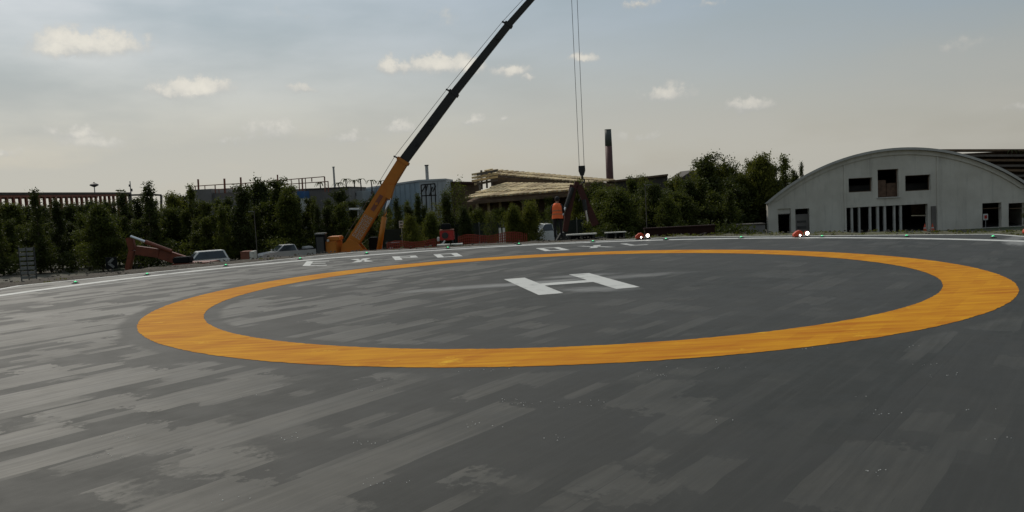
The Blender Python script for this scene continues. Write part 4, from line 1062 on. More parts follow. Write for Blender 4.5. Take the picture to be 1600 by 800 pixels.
# long inspection plate and faint white lettering on the base section
pa, pb = piv.lerp(j1, .42), piv.lerp(j1, .60)
relto(MB().beam(Vector((pa.x, CY - .405, pa.z)), Vector((pb.x, CY - .405, pb.z)), .3, .02, up=YU), o_).build('inspection_plate', MATS['rust_column'], b1)
le = MB(); rl_ = random.Random(4)
lp0, lp1 = piv.lerp(j1, .10), piv.lerp(j1, .36)
for off in (-.36, -.12, .14):
    nseg = 7
    for k in range(nseg):
        f0 = (k + .08) / nseg; f1 = (k + .86) / nseg
        a = lp0.lerp(lp1, f0) + up_ * off; b = lp0.lerp(lp1, f1) + up_ * off; hgt_ = .19
        for (s0, s1, u0, u1) in ((0, 1, 0, .2), (0, 1, .8, 1), (0, .22, .2, .8)) if rl_.random() < .6 else ((0, .22, 0, 1), (.75, 1, 0, 1), (.22, .75, .4, .6)):
            q = [a.lerp(b, s0) + up_ * (hgt_ * u0), a.lerp(b, s1) + up_ * (hgt_ * u0), a.lerp(b, s1) + up_ * (hgt_ * u1), a.lerp(b, s0) + up_ * (hgt_ * u1)]
            le.add([(p.x, CY - .415, p.z) for p in q], [(0, 1, 2, 3)])
relto(le, o_).build('lettering', mat('letter_grey', (.42, .40, .36), .6, .1, 3), b1)
# hoist rope along the boom, boom head and sheaves
hd = bbeam(tip - d2 * .3, tip + Vector((.55, 0, .2)), .4, .55, 'boom_head', MATS['black_steel'], cr_, .4, .5)
relto(MB().tube((tip.x + .35, CY - .25, tip.z), (tip.x + .35, CY + .25, tip.z), .32, .32, 16), o_).build('sheave', MATS['steel'], hd)
relto(MB().path([piv + up_ * .75 - bd_ * .2, j1 + up_ * .75, j2 + up_ * .62, j3 + up_ * .52, tip + up_ * .35], [.018] * 5, 5), o_).build('hoist_rope', MATS['rope'], cr_)
# lift cylinder
ca, cmid, ce = P(592, 392, CY - .6), P(600.5, 339, CY - .6), P(608.5, 309, CY - .6)
relto(MB().tube(ca, cmid, .20, .20, 12), o_).build('lift_cylinder', MATS['orange_steel'], cr_, smooth=True)
relto(MB().tube(cmid, ce, .115, .115, 10), o_).build('lift_rod', MATS['chrome'], cr_, smooth=True)
bkp = P(613, 302, CY); relto(MB().prism([(ce.x - .35, ce.z + .1), (ce.x + .05, ce.z - .15), (bkp.x + .25, bkp.z + .55), (bkp.x - .2, bkp.z + .75)], (0, CY - .75, 0), (1, 0, 0), (0, 0, 1), (0, 1, 0), .9), o_).build('cylinder_bracket', MATS['orange_steel'], cr_)
# superstructure, counterweight, cab, carrier on wheels
zs = piv.z - .7
for (x0, x1, z0, z1, y0, y1, nm, mm) in ((513, 531, zs - .1, P(520, 376, CY).z, CY - 1.2, CY + 1.2, 'counterweight', 'orange_steel'), (516, 534, P(520, 376, CY).z + .003, P(522, 369, CY).z, CY - .9, CY + .9, 'engine_cover', 'orange_steel'), (536, 598, zs - .3, zs + .18, CY - 1.2, CY + 1.2, 'turntable_frame', 'orange_steel'), (575, 588, zs + .19, zs + 1.25, CY + .5, CY + 1.4, 'operator_cab', 'black_cabin'), (500, 660, GZ + .75, GZ + 1.35, CY - 1.3, CY + 1.3, 'carrier', 'orange_steel')):
    relto(MB().bb(P(x0, 385, CY).x, P(x1, 385, CY).x, y0, y1, z0, z1), o_).build(nm, MATS[mm], cr_, bevel=.06)
for s_ in (-1, 1):
    a, b = P(540, 388, CY), P(556, 372, CY); yy = CY + s_ * .62
    relto(MB().prism([(a.x - .3, zs + .1), (P(574, 388, CY).x, zs + .1), (P(560, 380, CY).x, piv.z + .3), (piv.x, piv.z + .55), (a.x - .1, piv.z + .2)], (0, yy - .08, 0), (1, 0, 0), (0, 0, 1), (0, 1, 0), .16), o_).build('boom_bracket', MATS['orange_steel'], cr_)
for k, px in enumerate((508, 532, 585, 612, 640)):
    for s_ in (-1, 1):
        x = P(px, 385, CY).x; w = relto(MB().lathe([(.35, -.2), (.62, -.2), (.70, -.1), (.70, .1), (.62, .2), (.35, .2)], (x, CY + s_ * 1.15, GZ + .70), 18, 'Y'), o_).build('wheel', MATS['rubber'], cr_)
        relto(MB().lathe([(.05, -.16), (.34, -.16), (.34, .16), (.05, .16)], (x, CY + s_ * 1.15, GZ + .70), 12, 'Y'), o_).build('rim', MATS['orange_steel'], w)
relto(MB().lathe([(.02, -.09), (.09, -.07), (.09, .07), (.02, .09)], P(512.5, 376, CY - 1.3), 10), o_).build('warning_lamp', MATS['sign_white'], cr_)
# hook block hanging from the boom head
hb_ = P(909, 262, CY); hk = thing('hook_block', 'black hook block with hook hanging on twin ropes', 'crane hook', (hb_.x, CY, hb_.z)); o2 = (hb_.x, CY, hb_.z)
for dx in (-.19, .19):
    relto(MB().tube((hb_.x + dx, CY, hb_.z + .1), (hb_.x + dx * 1.15, CY, tip.z), .021, .021, 6), o2).build('rope', MATS['rope'], hk)
for dy in (-.16, .16):
    MB().prism([(-.24, .15), (-.25, -.25), (-.12, -.62), (.12, -.62), (.25, -.25), (.24, .15)], (0, dy - .03, 0), (1, 0, 0), (0, 0, 1), (0, 1, 0), .06).build('cheek_plate', MATS['black_steel'], hk)
MB().tube((0, -.12, -.1), (0, .12, -.1), .2, .2, 16).build('sheave', MATS['steel'], hk)
MB().tube((0, 0, -.55), (0, 0, -.85), .08, .08, 8).build('swivel', MATS['black_steel'], hk)
hp = [Vector((.0 + .17 * math.sin(t), 0, -1.02 + .17 * math.cos(t))) for t in (i * .55 for i in range(9))]
MB().path(hp, [.055, .06, .065, .07, .075, .07, .06, .045, .02], 8).build('hook', MATS['black_steel'], hk, smooth=True)
MB().path([Vector((0, 0, -1.2)), Vector((-.05, 0, -2.1)), Vector((-.35, 0, -2.6))], [.03, .03, .03], 6).build('sling', MATS['black_steel'], hk)

# ------------------------------------------------------------------ excavators
def excavator(label, Y, boom, stick, cyl, body_px, mats, bw=.65, flip=1):
    b0 = P(body_px, 380, Y); t = thing('excavator', label, 'excavator', (b0.x, Y, GZ)); o = (b0.x, Y, GZ)
    bp = [P(x, y, Y) for x, y in boom]; sp_ = [P(x, y, Y) for x, y in stick]
    bm_ = MB()
    for i in range(len(bp) - 1): bm_.beam(bp[i], bp[i + 1], bw if i else bw * 1.15, .40, up=YU)
    relto(bm_, o).build('boom', MATS[mats[0]], t, bevel=.03)
    sm_ = MB()
    for i in range(len(sp_) - 1): sm_.beam(sp_[i], sp_[i + 1], .5 if i == 0 else .42, .4, .36 if i else .46, .34, up=YU)
    st_ = relto(sm_, o).build('stick', MATS[mats[1]], t, bevel=.03)
    for (p, q, f) in cyl:
        a, b = P(*p, Y - .3), P(*q, Y - .3); c = a.lerp(b, f)
        relto(MB().tube(a, c, .10, .10, 10), o).build('cylinder_rod', MATS['chrome'], t); relto(MB().tube(c, b, .15, .15, 10), o).build('cylinder', MATS[mats[2]], t)
    # bucket at the end of the stick
    e = sp_[-1]
    relto(MB().prism([(e.x - .1, e.z), (e.x + .35 * flip, e.z - .1), (e.x + .75 * flip, e.z - .7), (e.x + .35 * flip, e.z - 1.1), (e.x - .35 * flip, e.z - .9)], (0, Y - .55, 0), (1, 0, 0), (0, 0, 1), (0, 1, 0), 1.1), o).build('bucket', MATS['black_steel'], t, bevel=.03)
    for s_ in (-1, 1):
        tk = relto(MB().prism([(b0.x - 1.7, GZ + .35), (b0.x - 1.4, GZ), (b0.x + 1.4, GZ), (b0.x + 1.7, GZ + .35), (b0.x + 1.45, GZ + .75), (b0.x - 1.45, GZ + .75)], (0, Y + s_ * .95 - .25, 0), (1, 0, 0), (0, 0, 1), (0, 1, 0), .5), o).build('track', MATS['rubber'], t, bevel=.04)
    relto(MB().bb(b0.x - 1.2, b0.x + 1.6, Y - 1.1, Y + 1.1, GZ + .8, GZ + 1.55), o).build('upper_body', MATS[mats[0]], t, bevel=.08)
    relto(MB().bb(b0.x - 1.1, b0.x + .1, Y - 1.05, Y - .1, GZ + 1.56, GZ + 2.0), o).build('cab', MATS['black_cabin'], t, bevel=.08)
    return t
excavator('red excavator with folded arm at the left, behind the bank', 60, [(288, 408), (250, 396), (213, 391)], [(203, 371), (207, 391), (199, 425)], [((204, 369.5), (268, 393), .36)], 300, ('red_steel', 'red_steel', 'red_steel'))
excavator('dark red excavator with raised bent arm under the crane hook', 58, [(931, 352), (919, 325), (904, 289), (897, 287.5)], [(896, 289), (888, 330), (883, 362)], [((879.5, 337), (895, 293), .3), ((918, 346), (912, 312), .5)], 945, ('dark_red_steel', 'dark_red_steel', 'black_steel'), bw=.42, flip=-1)

# ------------------------------------------------------------------ vehicles
def wheel(par, x, y, r=.33, w=.22):
    k = MB().lathe([(r * .55, -w / 2), (r * .9, -w / 2), (r, -w / 3), (r, w / 3), (r * .9, w / 2), (r * .55, w / 2)], (x, y, r), 18, 'Y').build('wheel', MATS['rubber'], par)
    MB().lathe([(.03, -w * .4), (r * .54, -w * .4), (r * .54, w * .4), (.03, w * .4)], (x, y, r), 12, 'Y').build('rim', MATS['steel'], k)
def glasshouse(base, topo, zb, zt_, wb, wt):
    """cabin between belt line (x0,x1) and roof (x0,x1)"""
    (a, b), (c, d) = base, topo
    return [(a, -wb, zb), (b, -wb, zb), (b, wb, zb), (a, wb, zb), (c, -wt, zt_), (d, -wt, zt_), (d, wt, zt_), (c, wt, zt_)]
GF = [(3, 2, 1, 0), (4, 5, 6, 7), (0, 1, 5, 4), (1, 2, 6, 5), (2, 3, 7, 6), (3, 0, 4, 7)]
def pane(vs, idx, par, name, inset=.12, out=.012):
    q = [Vector(vs[i]) for i in idx]; c = sum(q, Vector()) / 4; nrm_ = (q[1] - q[0]).cross(q[3] - q[0]).normalized()
    mid = Vector(((vs[0][0] + vs[1][0]) / 2, 0, (vs[0][2] + vs[4][2]) / 2))
    if nrm_.dot(c - mid) < 0: nrm_ = -nrm_
    q = [p.lerp(c, inset) + nrm_ * out for p in q]
    return MB().add(q, [(0, 1, 2, 3)]).build(name, MATS['glass'], par)
def vehicle(name, label, cat, px, Y, yaw, kind, paint, cabin=None):
    p = P(px, 395, Y); t = thing(name, label, cat, (p.x, p.y, GZ), yaw); m_ = MATS[paint]; W = .88
    if kind == 'pickup':
        prof = [(-2.5, .55), (-1.95, .40), (2.0, .40), (2.5, .55), (2.52, .95), (2.2, 1.08), (1.15, 1.18), (-.85, 1.18), (-.85, 1.15), (-2.5, 1.15)]
        cab = glasshouse((-.80, 1.15), (-.62, .42), 1.16, 1.72, W - .04, W - .2); wx = 1.55
    elif kind == 'suv':
        prof = [(-2.15, .5), (-1.9, .35), (1.8, .35), (2.15, .5), (2.18, .9), (1.95, 1.02), (1.0, 1.12), (-2.1, 1.15)]
        cab = glasshouse((-2.05, 1.0), (-1.75, .35), 1.13, 1.82, W - .04, W - .18); wx = 1.35
    elif kind == 'truck':
        prof = [(-2.4, .55), (1.9, .45), (2.2, .55), (2.28, 1.55), (2.0, 1.92), (1.5, 2.0), (.55, 2.02), (.5, .95), (-2.4, .95)]
        cab = glasshouse((.55, 1.6), (.62, 1.15), 2.0, 2.5, W - .03, W - .14); wx = 1.45
    MB().prism(prof, (0, -W, 0), (1, 0, 0), (0, 0, 1), (0, 1, 0), 2 * W).build('body', m_, t, bevel=.06)
    cb_ = MB().add(cab, GF).build('cabin', MATS[cabin] if cabin else m_, t, bevel=.05)
    pane(cab, (1, 2, 6, 5), cb_, 'windscreen'); pane(cab, (3, 0, 4, 7), cb_, 'rear_window')
    pane(cab, (0, 1, 5, 4), cb_, 'side_window'); pane(cab, (2, 3, 7, 6), cb_, 'side_window')
    for sx in (-1, 1):
        for sy in (-1, 1): wheel(t, sx * wx, sy * (W - .10))
    xf = max(q[0] for q in prof)
    for sy in (-1, 1):
        MB().box((xf - .06, sy * (W - .26), .86 if kind != 'truck' else 1.0), (.12, .34, .16)).build('headlight', MATS['chrome'], t, bevel=.03)
        MB().box((cab[1][0] - .15, sy * (W + .1), cab[0][2] + .12), (.1, .2, .16)).build('wing_mirror', m_, t, bevel=.03)
    MB().box((xf + .01, 0, .52), (.12, 1.6, .2)).build('bumper', MATS['car_dark'] if kind != 'truck' else m_, t, bevel=.04)
    if kind == 'pickup':
        for sy in (-1, 1): MB().box((-1.66, sy * (W - .03), 1.21), (1.6, .05, .09)).build('bed_rail', MATS['car_dark'], t)
        MB().box((-2.0, .1, 1.28), (.7, 1.2, .26)).build('bed_cover', m_, t, bevel=.06)
        MB().box((-1.66, 0, 1.156), (1.55, 1.55, .01)).build('bed_floor', MATS['car_dark'], t)
    if kind == 'truck':
        for sy in (-1, 1): MB().box((-1.0, sy * W, 1.30), (2.75, .05, .62)).build('side_board', MATS['strip_grey'], t)
        MB().box((-2.4, 0, 1.30), (.05, 1.7, .62)).build('tail_board', MATS['strip_grey'], t); MB().box((.36, 0, 1.5), (.05, 1.7, 1.0)).build('head_board', MATS['strip_grey'], t)
    return t
vehicle('pickup_truck', 'silver pickup parked behind the bank left of the black cabin', 'pickup', 447, 75, R(-146), 'pickup', 'car_silver')
vehicle('parked_car', 'white car half hidden behind the red excavator boom', 'car', 314, 69, R(-150), 'suv', 'car_white')
vehicle('tipper_truck', 'small white tipper truck behind the worker', 'truck', 874, 66, R(-168), 'truck', 'car_white').scale = (1.12, 1.12, 1.12)
# small dark site loader with pale bar, right of the lift cylinder
sl_ = P(614, 380, 62); t = thing('site_loader', 'small dark loader with pale bar and lamps right of the lift cylinder', 'loader', (sl_.x, 62, GZ), R(-90))
MB().bb(-.8, .6, -.5, .5, .45, 1.15).build('body', MATS['brick_red'], t, bevel=.05); MB().bb(.605, .68, -.55, .55, 1.02, 1.12).build('front_bar', MATS['sign_white'], t)
for sx in (-.5, .4):
    for sy in (-.5, .5): wheel(t, sx, sy, .34, .24)
for sy in (-.42, .42): MB().tube((.3, sy, 1.15), (.3, sy, 2.05), .03).build('roll_bar', MATS['black_steel'], t)
MB().bb(-.4, .4, -.5, .5, 2.05, 2.12).build('canopy', MATS['car_dark'], t); MB().bb(-.1, .1, -.35, .05, 1.5, 1.75).build('seat_back', MATS['sign_white'], t, bevel=.04)
for sy in (-.25, .2): MB().lathe([(.02, -.05), (.09, -.03), (.09, .05)], (.62, sy, 1.35), 10, 'X').build('lamp', MATS['chrome'], t)

# ------------------------------------------------------------------ cabin, boxes, signs, fences
p = P(501, 364, 64); t = thing('portable_cabin', 'tall black portable cabin with pale roof left of the crane', 'cabin', (p.x, 64, GZ)); h = p.z - GZ
MB().bb(-.36, .36, -.4, .4, 0, h - .12).build('body', MATS['black_cabin'], t, bevel=.03); MB().bb(-.4, .4, -.44, .44, h - .118, h).build('roof', MATS['strip_grey'], t, bevel=.03); MB().bb(-.28, .28, -.425, -.405, .15, h - .3).build('door', MATS['sign_dark'], t)
p = P(390, 392, 62); t = thing('brown_crate', 'brown crate with a pale end beside the parked pickup', 'crate', (p.x, 62, GZ)); h = p.z - GZ
MB().bb(-.55, .12, -.5, .5, 0, h).build('body', MATS['rust_column'], t, bevel=.02); MB().bb(.123, .42, -.5, .5, 0, h - .02).build('pale_end', MATS['plank_pale'], t, bevel=.02)
def street_lamp(px, y0, Y, label, lx):
    p = P(px, y0, Y); t = thing('street_lamp', label, 'street lamp', (p.x, p.y, GZ)); h = p.z - GZ
    MB().tube((0, 0, 0), (0, 0, h), .035, .022, 8).build('pole', MATS['timber_grey'], t); MB().beam((0, 0, h), (lx, 0, h + .05), .05, .05).build('arm', MATS['grey_box'], t); MB().box((lx, 0, h + .04), (.35, .14, .07)).build('lamp_head', MATS['strip_grey'], t, bevel=.02)
street_lamp(397, 331, 61, 'thin street lamp standing before the trees above the brown crate', -.25)
street_lamp(1008, 290, 60, 'thin street lamp before the trees right of the chimney tower', .3)
p = P(40, 386, 55); t = thing('strip_board', 'tall board of pale grey strips in two columns at far left', 'board', (p.x, 55, GZ)); h = p.z - GZ
for x in (-.5, 0, .5): MB().bb(x - .03, x + .03, .03, .09, 0, h).build('post', MATS['sign_dark'], t)
for k in range(11):
    for x in (-.25, .25): MB().box((x, 0, h - .16 - k * .31), (.42, .05, .19)).build('strip', MATS['strip_grey'], t)
p = P(174, 411, 44); t = thing('chevron_sign', 'small dark sign with a pale left-pointing chevron by the red excavator', 'sign', (p.x, 44, GZ)); h = p.z - GZ
MB().bb(-.03, .03, .02, .08, 0, h).build('post', MATS['sign_dark'], t); MB().box((0, 0, h), (.6, .03, .62)).build('board', MATS['black_cabin'], t)
ch_ = MB()
for s_ in (-1, 1): ch_.beam((-.14, -.03, h), (.14, -.03, h + s_ * .23), .02, .13)
ch_.build('chevron', MATS['strip_grey'], t)
def fence_sign(px, py, Y, w, hgt, label, mark):
    p = P(px, py, Y); t = thing('fence_sign', label, 'sign', (p.x, p.y, GZ)); h = p.z - GZ
    MB().bb(-.025, .025, .03, .08, 0, h).build('post', MATS['steel'], t); MB().box((0, 0, h), (w, .03, hgt)).build('board', MATS['sign_white' if mark else 'strip_grey'], t)
    if mark:
        for dz in (-.12, .12): MB().box((0, -.02, h + dz), (w * .6, .012, .12)).build('print', MATS['sign_dark'], t)
    else: MB().box((0, -.02, h + .1), (w * .4, .012, .1)).build('print', MATS['sign_white'], t)
fence_sign(627, 350.5, 66, .36, .56, 'small white sign with two dark prints on the dark fence', True)
fence_sign(673, 352, 66, .46, .82, 'grey notice board on the dark fence left of the red pump', False)
for k, px in enumerate((781, 787)):
    p = P(px, 356, 50); t = thing('marker_post', ('left' if k == 0 else 'right') + ' one of two pale marker posts behind the orange net', 'post', (p.x, 50, GZ)); MB().bb(-.07, .07, -.05, .05, 0, p.z - GZ).build('post_body', MATS['plank_pale'], t, bevel=.01); MB().bb(-.075, .075, -.055, .055, p.z - GZ, p.z - GZ + .05).build('cap', MATS['sign_dark'], t)
sf = thing('shade_fence', 'dark green shade-cloth fence along the foot of the middle trees', 'fence', (0, 70, GZ)); o_ = (0, 70, GZ)
xa, xb = P(596, 360, 70).x, P(940, 360, 70).x; nn = 9
for k in range(nn):
    x0 = xa + (xb - xa) * k / nn; x1 = xa + (xb - xa) * (k + 1) / nn
    relto(MB().bb(x0 + .04, x1 - .04, 69.98, 70.0, GZ + .1, -.62 + rt.uniform(-.08, .08)), o_).build('cloth_panel', MATS['shade_net'], sf)
    relto(MB().tube((x0, 70.05, GZ), (x0, 70.05, -.5), .04), o_).build('post', MATS['steel'], sf)
def orange_net(px0, px1, Y, zt0, zt1, label):
    a, b = P(px0, 370, Y), P(px1, 370, Y); t = thing('barrier_net', label, 'barrier net', (a.x, Y, -1.0), 0, 'orange barrier nets'); o = (a.x, Y, -1.0)
    net = MB(); L_ = b.x - a.x; nv = int(L_ / .085); r = random.Random(int(px0)); sag = [r.uniform(-.07, .03) for _ in range(nv + 1)]
    def zt_(i): return zt0 + (zt1 - zt0) * i / nv + .06 * math.sin(i * .31) + sag[i] * .3
    for i in range(nv): net.beam((a.x + i * .085, Y + .03 * math.sin(i * .4), -1.0), (a.x + i * .085, Y + .03 * math.sin(i * .4), zt_(i)), .04, .008, up=YU)
    for j in range(12):
        f = j / 11
        for i in range(0, nv - 3, 4): net.beam((a.x + i * .085, Y, -1.0 + (zt_(i) + 1.0) * f), (a.x + (i + 4) * .085, Y, -1.0 + (zt_(min(nv, i + 4)) + 1.0) * f), .01, .035)
    relto(net, o).build('net', MATS['net_orange'], t)
    k = 0.0
    while k < L_: relto(MB().tube((a.x + k, Y + .05, -1.3), (a.x + k, Y + .05, zt0 + .05), .018), o).build('stake', MATS['black_steel'], t); k += 2.2
orange_net(604, 690, 35.2, .06, .08, 'orange plastic barrier net left of the red pump')
orange_net(716, 829, 35.2, .16, .22, 'orange plastic barrier net between red pump and worker')
# low walls on the right
lw = thing('low_wall', 'low dark red wall at the foot of the trees, right of the worker', 'wall', (0, 48, GZ)); o_ = (0, 48, GZ)
a, b = P(1008, 358.5, 48), P(1117, 356.5, 48)
relto(MB().bb(a.x, b.x, 48, 48.4, GZ, a.z), o_).build('wall', mat('dark_brick', (.026, .013, .011), .9, .25, 2, .2, spec=.1), lw); relto(MB().bb(a.x - .05, b.x + .05, 47.95, 48.45, a.z, a.z + .07), o_).build('coping', MATS['dark_brick'], lw)
gx = thing('grey_bin_row', 'dark grey-blue low box at the left corner of the white hall', 'box', (0, 66, GZ)); o_ = (0, 66, GZ)
a, b = P(1152, 351, 66), P(1196, 351, 66)
relto(MB().bb(a.x, b.x, 66, 67.2, GZ, a.z - .1), o_).build('body', MATS['grey_box'], gx, bevel=.05); relto(MB().bb(a.x - .04, b.x + .04, 65.95, 67.25, a.z - .098, a.z), o_).build('lid', MATS['roof_dark'], gx, bevel=.02)
# pale planks on dark trestles
def trestle(px0, px1, py, Y, zb, label, dark=True):
    a, b = P(px0, py, Y), P(px1, py + (px1 - px0) * .0, Y); a.z = b.z = (a.z + b.z) / 2; t = thing('trestle_plank', label, 'plank', (a.x, Y, zb)); o = (a.x, Y, zb)
    relto(MB().beam(a, b, .28, .05), o).build('plank', MATS['plank_pale'], t)
    for f in (.1, .5, .9):
        q = a.lerp(b, f); relto(MB().bb(q.x - .05, q.x + .05, Y - .1, Y + .1, zb, q.z - .026), o).build('foot', MATS['black_steel'], t)
    relto(MB().bb(a.x + .05, b.x - .05, Y + .05, Y + .09, zb, a.z - .03), o).build('skirt', MATS['black_cabin'], t)
trestle(885, 932, 366, 34.6, -.22, 'pale plank on dark supports right of the worker')
trestle(945, 978, 363, 46, GZ, 'pale rail on a dark skirt farther right of the worker')
# red pump on the bank with pale slabs at its foot
rp = P(697, 382, 33.3); t = thing('motor_pump', 'small red motor pump standing on pale slabs at the pad edge', 'pump', (rp.x, 33.3, -.06))
MB().bb(-.22, .34, -.2, .25, .20, .60).build('housing', MATS['bright_red'], t, bevel=.03); MB().bb(-.22, .34, -.2, .25, .603, .63).build('lid', MATS['rust_column'], t)
MB().lathe([(.02, -.04), (.13, -.03), (.13, .03), (.02, .04)], (0, -.22, .40), 14, 'Y').build('fan', MATS['black_steel'], t)
MB().bb(-.34, -.24, -.14, .1, .18, .34).build('outlet', MATS['sign_white'], t, bevel=.02); MB().path([Vector((-.02, -.25, .2)), Vector((-.10, -.3, .08)), Vector((-.22, -.34, .02))], [.035, .035, .035], 8).build('hose', MATS['sign_white'], t)
for x in (-.15, .28):
    for y in (-.15, .2): MB().bb(x - .025, x + .025, y - .025, y + .025, .03, .2).build('leg', MATS['black_steel'], t)
MB().bb(-.16, .22, -.05, .2, .63, .86).build('engine', MATS['black_cabin'], t, bevel=.03)
for k, (px, py, w) in enumerate(((693, 383.6, .5), (714, 382.6, .45))):
    p = P(px, py, 32.6); tag(MB().box((0, 0, 0), (w, .35, .06)).build('concrete_slab', MATS['plank_pale'], bevel=.01), ('left' if k == 0 else 'right') + ' pale slab lying at the foot of the red pump', 'slab', 'slabs by the red pump').location = (p.x, 32.6, .0)

# ------------------------------------------------------------------ lights on the pad
def ground_pt(px, py):
    d = FWD + RT * ((px - 800) / FPX) + UP * ((400 - py) / FPX); return EYE + d * (EYE.z / -d.z)
ords = 'first second third fourth fifth sixth seventh eighth ninth tenth eleventh twelfth thirteenth'.split()
base_m = MB().lathe([(.02, 0), (.13, 0), (.12, .025), (.085, .03)], (0, 0, 0), 16).mesh('base', MATS['black_steel'])
dome_m = MB().lathe([(.08, .031), (.078, .045), (.03, .072), (.004, .075)], (0, 0, 0), 16).mesh('lens', MATS['green_glass'], True)
glow_m = MB().lathe([(.05, .052), (.05, .062), (.02, .085), (.004, .087)], (0, 0, 0), 12).mesh('bulb', MATS['green_lit'], True)
for k, (px, py) in enumerate([(118, 443), (230, 430), (353, 416), (469, 405.5), (573, 397), (700, 388.5), (811, 382.5), (926.5, 378.5), (1040.5, 375), (1158, 372.3), (1284.5, 370.8), (1416.5, 370.3), (1551.5, 371.6)]):
    p = ground_pt(px, py); t = thing('pad_light', 'green pad light, %s from the left along the far edge' % ords[k], 'pad light', (p.x, p.y, .0), 0, 'green lights along the pad edge')
    t.scale = (.8, .8, .8)
    obj('base', base_m, t); obj('lens', dome_m, t); obj('bulb', glow_m, t)
def floodlight(px, py, label, rz=0):
    p = ground_pt(px, py); t = thing('floodlight', label, 'floodlight', (p.x, p.y, .006), rz, 'red floodlights on the pad edge')
    t.scale = (.85, .85, .85)
    MB().bb(-.34, .26, -.12, .16, 0, .03).build('base_plate', MATS['black_steel'], t)
    MB().prism([(-.36, .03), (-.02, .03), (-.02, .20), (-.12, .27), (-.24, .24), (-.38, .12)], (0, -.09, 0), (1, 0, 0), (0, 0, 1), (0, 1, 0), .2).build('housing', MATS['lamp_orange'], t, bevel=.02)
    sm_ = MB().lathe([(.02, .0), (.055, -.01), (.05, .05), (.02, .06)], (-.14, -.10, .08), 12, 'Y').build('small_lamp', MATS['black_steel'], t)
    MB().lathe([(.004, -.016), (.034, -.012), (.034, -.008)], (-.14, -.10, .08), 12, 'Y').build('lit_lens', MATS['lamp_lit'], sm_)
    hd_ = MB().lathe([(.05, .10), (.09, .05), (.095, -.02), (.075, -.03)], (.14, -.06, .14), 16, 'Y').build('lamp_head', MATS['lamp_orange'], t)
    MB().lathe([(.004, -.045), (.05, -.042), (.068, -.032)], (.14, -.06, .14), 16, 'Y').build('lit_lens', MATS['lamp_lit'], hd_)
    MB().bb(.12, .16, .0, .04, .03, .12).build('bracket', MATS['black_steel'], t)
floodlight(1006.5, 373.5, 'lit red floodlight on the pad edge, nearer the worker')
floodlight(1254.5, 370.6, 'lit red floodlight on the pad edge before the white hall')
floodlight(1617, 366, 'red floodlight cut off by the right picture edge')

# ------------------------------------------------------------------ worker
wk = P(872.5, 371.8, 34.0); WZ = wk.z
wt = thing('person', 'person in orange safety vest and dark trousers standing with back turned', 'person', (wk.x, wk.y, WZ), R(-8))
J = {  # joint: (x, y, z, radius); facing +Y, away from the camera
 'pelvis': (0, 0, .90, .135), 'waist': (0, .0, 1.06, .125), 'chest': (0, .0, 1.24, .145), 'neckb': (0, .0, 1.40, .075), 'neck': (.01, .015, 1.46, .052), 'head': (.015, .04, 1.56, .082), 'crown': (.02, .035, 1.63, .065),
 'hipL': (-.10, 0, .85, .10), 'kneeL': (-.125, .02, .46, .068), 'ankL': (-.13, -.02, .09, .046), 'toeL': (-.15, .13, .035, .036),
 'hipR': (.10, 0, .85, .10), 'kneeR': (.125, .03, .46, .068), 'ankR': (.14, .0, .09, .046), 'toeR': (.17, .15, .035, .036),
 'shL': (-.19, 0, 1.34, .062), 'elL': (-.25, .02, 1.06, .048), 'wrL': (-.17, .23, .98, .033), 'pmL': (-.13, .30, .985, .032),
 'shR': (.19, 0, 1.34, .062), 'elR': (.27, .0, 1.07, .048), 'wrR': (.20, .22, 1.00, .033), 'pmR': (.16, .29, 1.01, .032)}
ED = [('pelvis', 'waist'), ('waist', 'chest'), ('chest', 'neckb'), ('neckb', 'neck'), ('neck', 'head'), ('head', 'crown')]
for s_ in 'LR': ED += [('pelvis', 'hip' + s_), ('hip' + s_, 'knee' + s_), ('knee' + s_, 'ank' + s_), ('ank' + s_, 'toe' + s_), ('chest', 'sh' + s_), ('sh' + s_, 'el' + s_), ('el' + s_, 'wr' + s_), ('wr' + s_, 'pm' + s_)]
for s_, sg in (('L', 1), ('R', -1)):
    px_, py_, pz_, _ = J['pm' + s_]
    for k, (dz, l) in enumerate(((.028, .070), (.010, .078), (-.008, .074), (-.026, .060))):
        J['f%d%s' % (k, s_)] = (px_ + sg * .02, py_ + l * .55, pz_ + dz, .0095); J['g%d%s' % (k, s_)] = (px_ + sg * .045, py_ + l * .8, pz_ + dz - .01, .008)
        ED += [('pm' + s_, 'f%d%s' % (k, s_)), ('f%d%s' % (k, s_), 'g%d%s' % (k, s_))]
    J['t' + s_] = (px_ + sg * .035, py_ + .01, pz_ + .035, .010); J['u' + s_] = (px_ + sg * .05, py_ + .04, pz_ + .045, .008)
    ED += [('pm' + s_, 't' + s_), ('t' + s_, 'u' + s_)]
names = list(J); me = bpy.data.meshes.new('body'); me.from_pydata([J[k][:3] for k in names], [(names.index(a), names.index(b)) for a, b in ED], [])
tmp = bpy.data.objects.new('body_tmp', me); COL.objects.link(tmp)
md = tmp.modifiers.new('skin', 'SKIN')
for i, k in enumerate(names):
    sv = me.skin_vertices[0].data[i]; r = J[k][3]
    sv.radius = (r * (1.18 if k in ('chest', 'waist', 'pelvis') else 1), r * (.8 if k in ('chest', 'waist', 'pelvis') else 1)); sv.use_root = (k == 'pelvis')
tmp.modifiers.new('sub', 'SUBSURF').levels = 2
dg = bpy.context.evaluated_depsgraph_get(); bme = bpy.data.meshes.new_from_object(tmp.evaluated_get(dg)); bpy.data.objects.remove(tmp)
bme.name = 'body'; bme.materials.clear()
for k in ('cloth_dark', 'skin', 'rubber'): bme.materials.append(MATS[k])
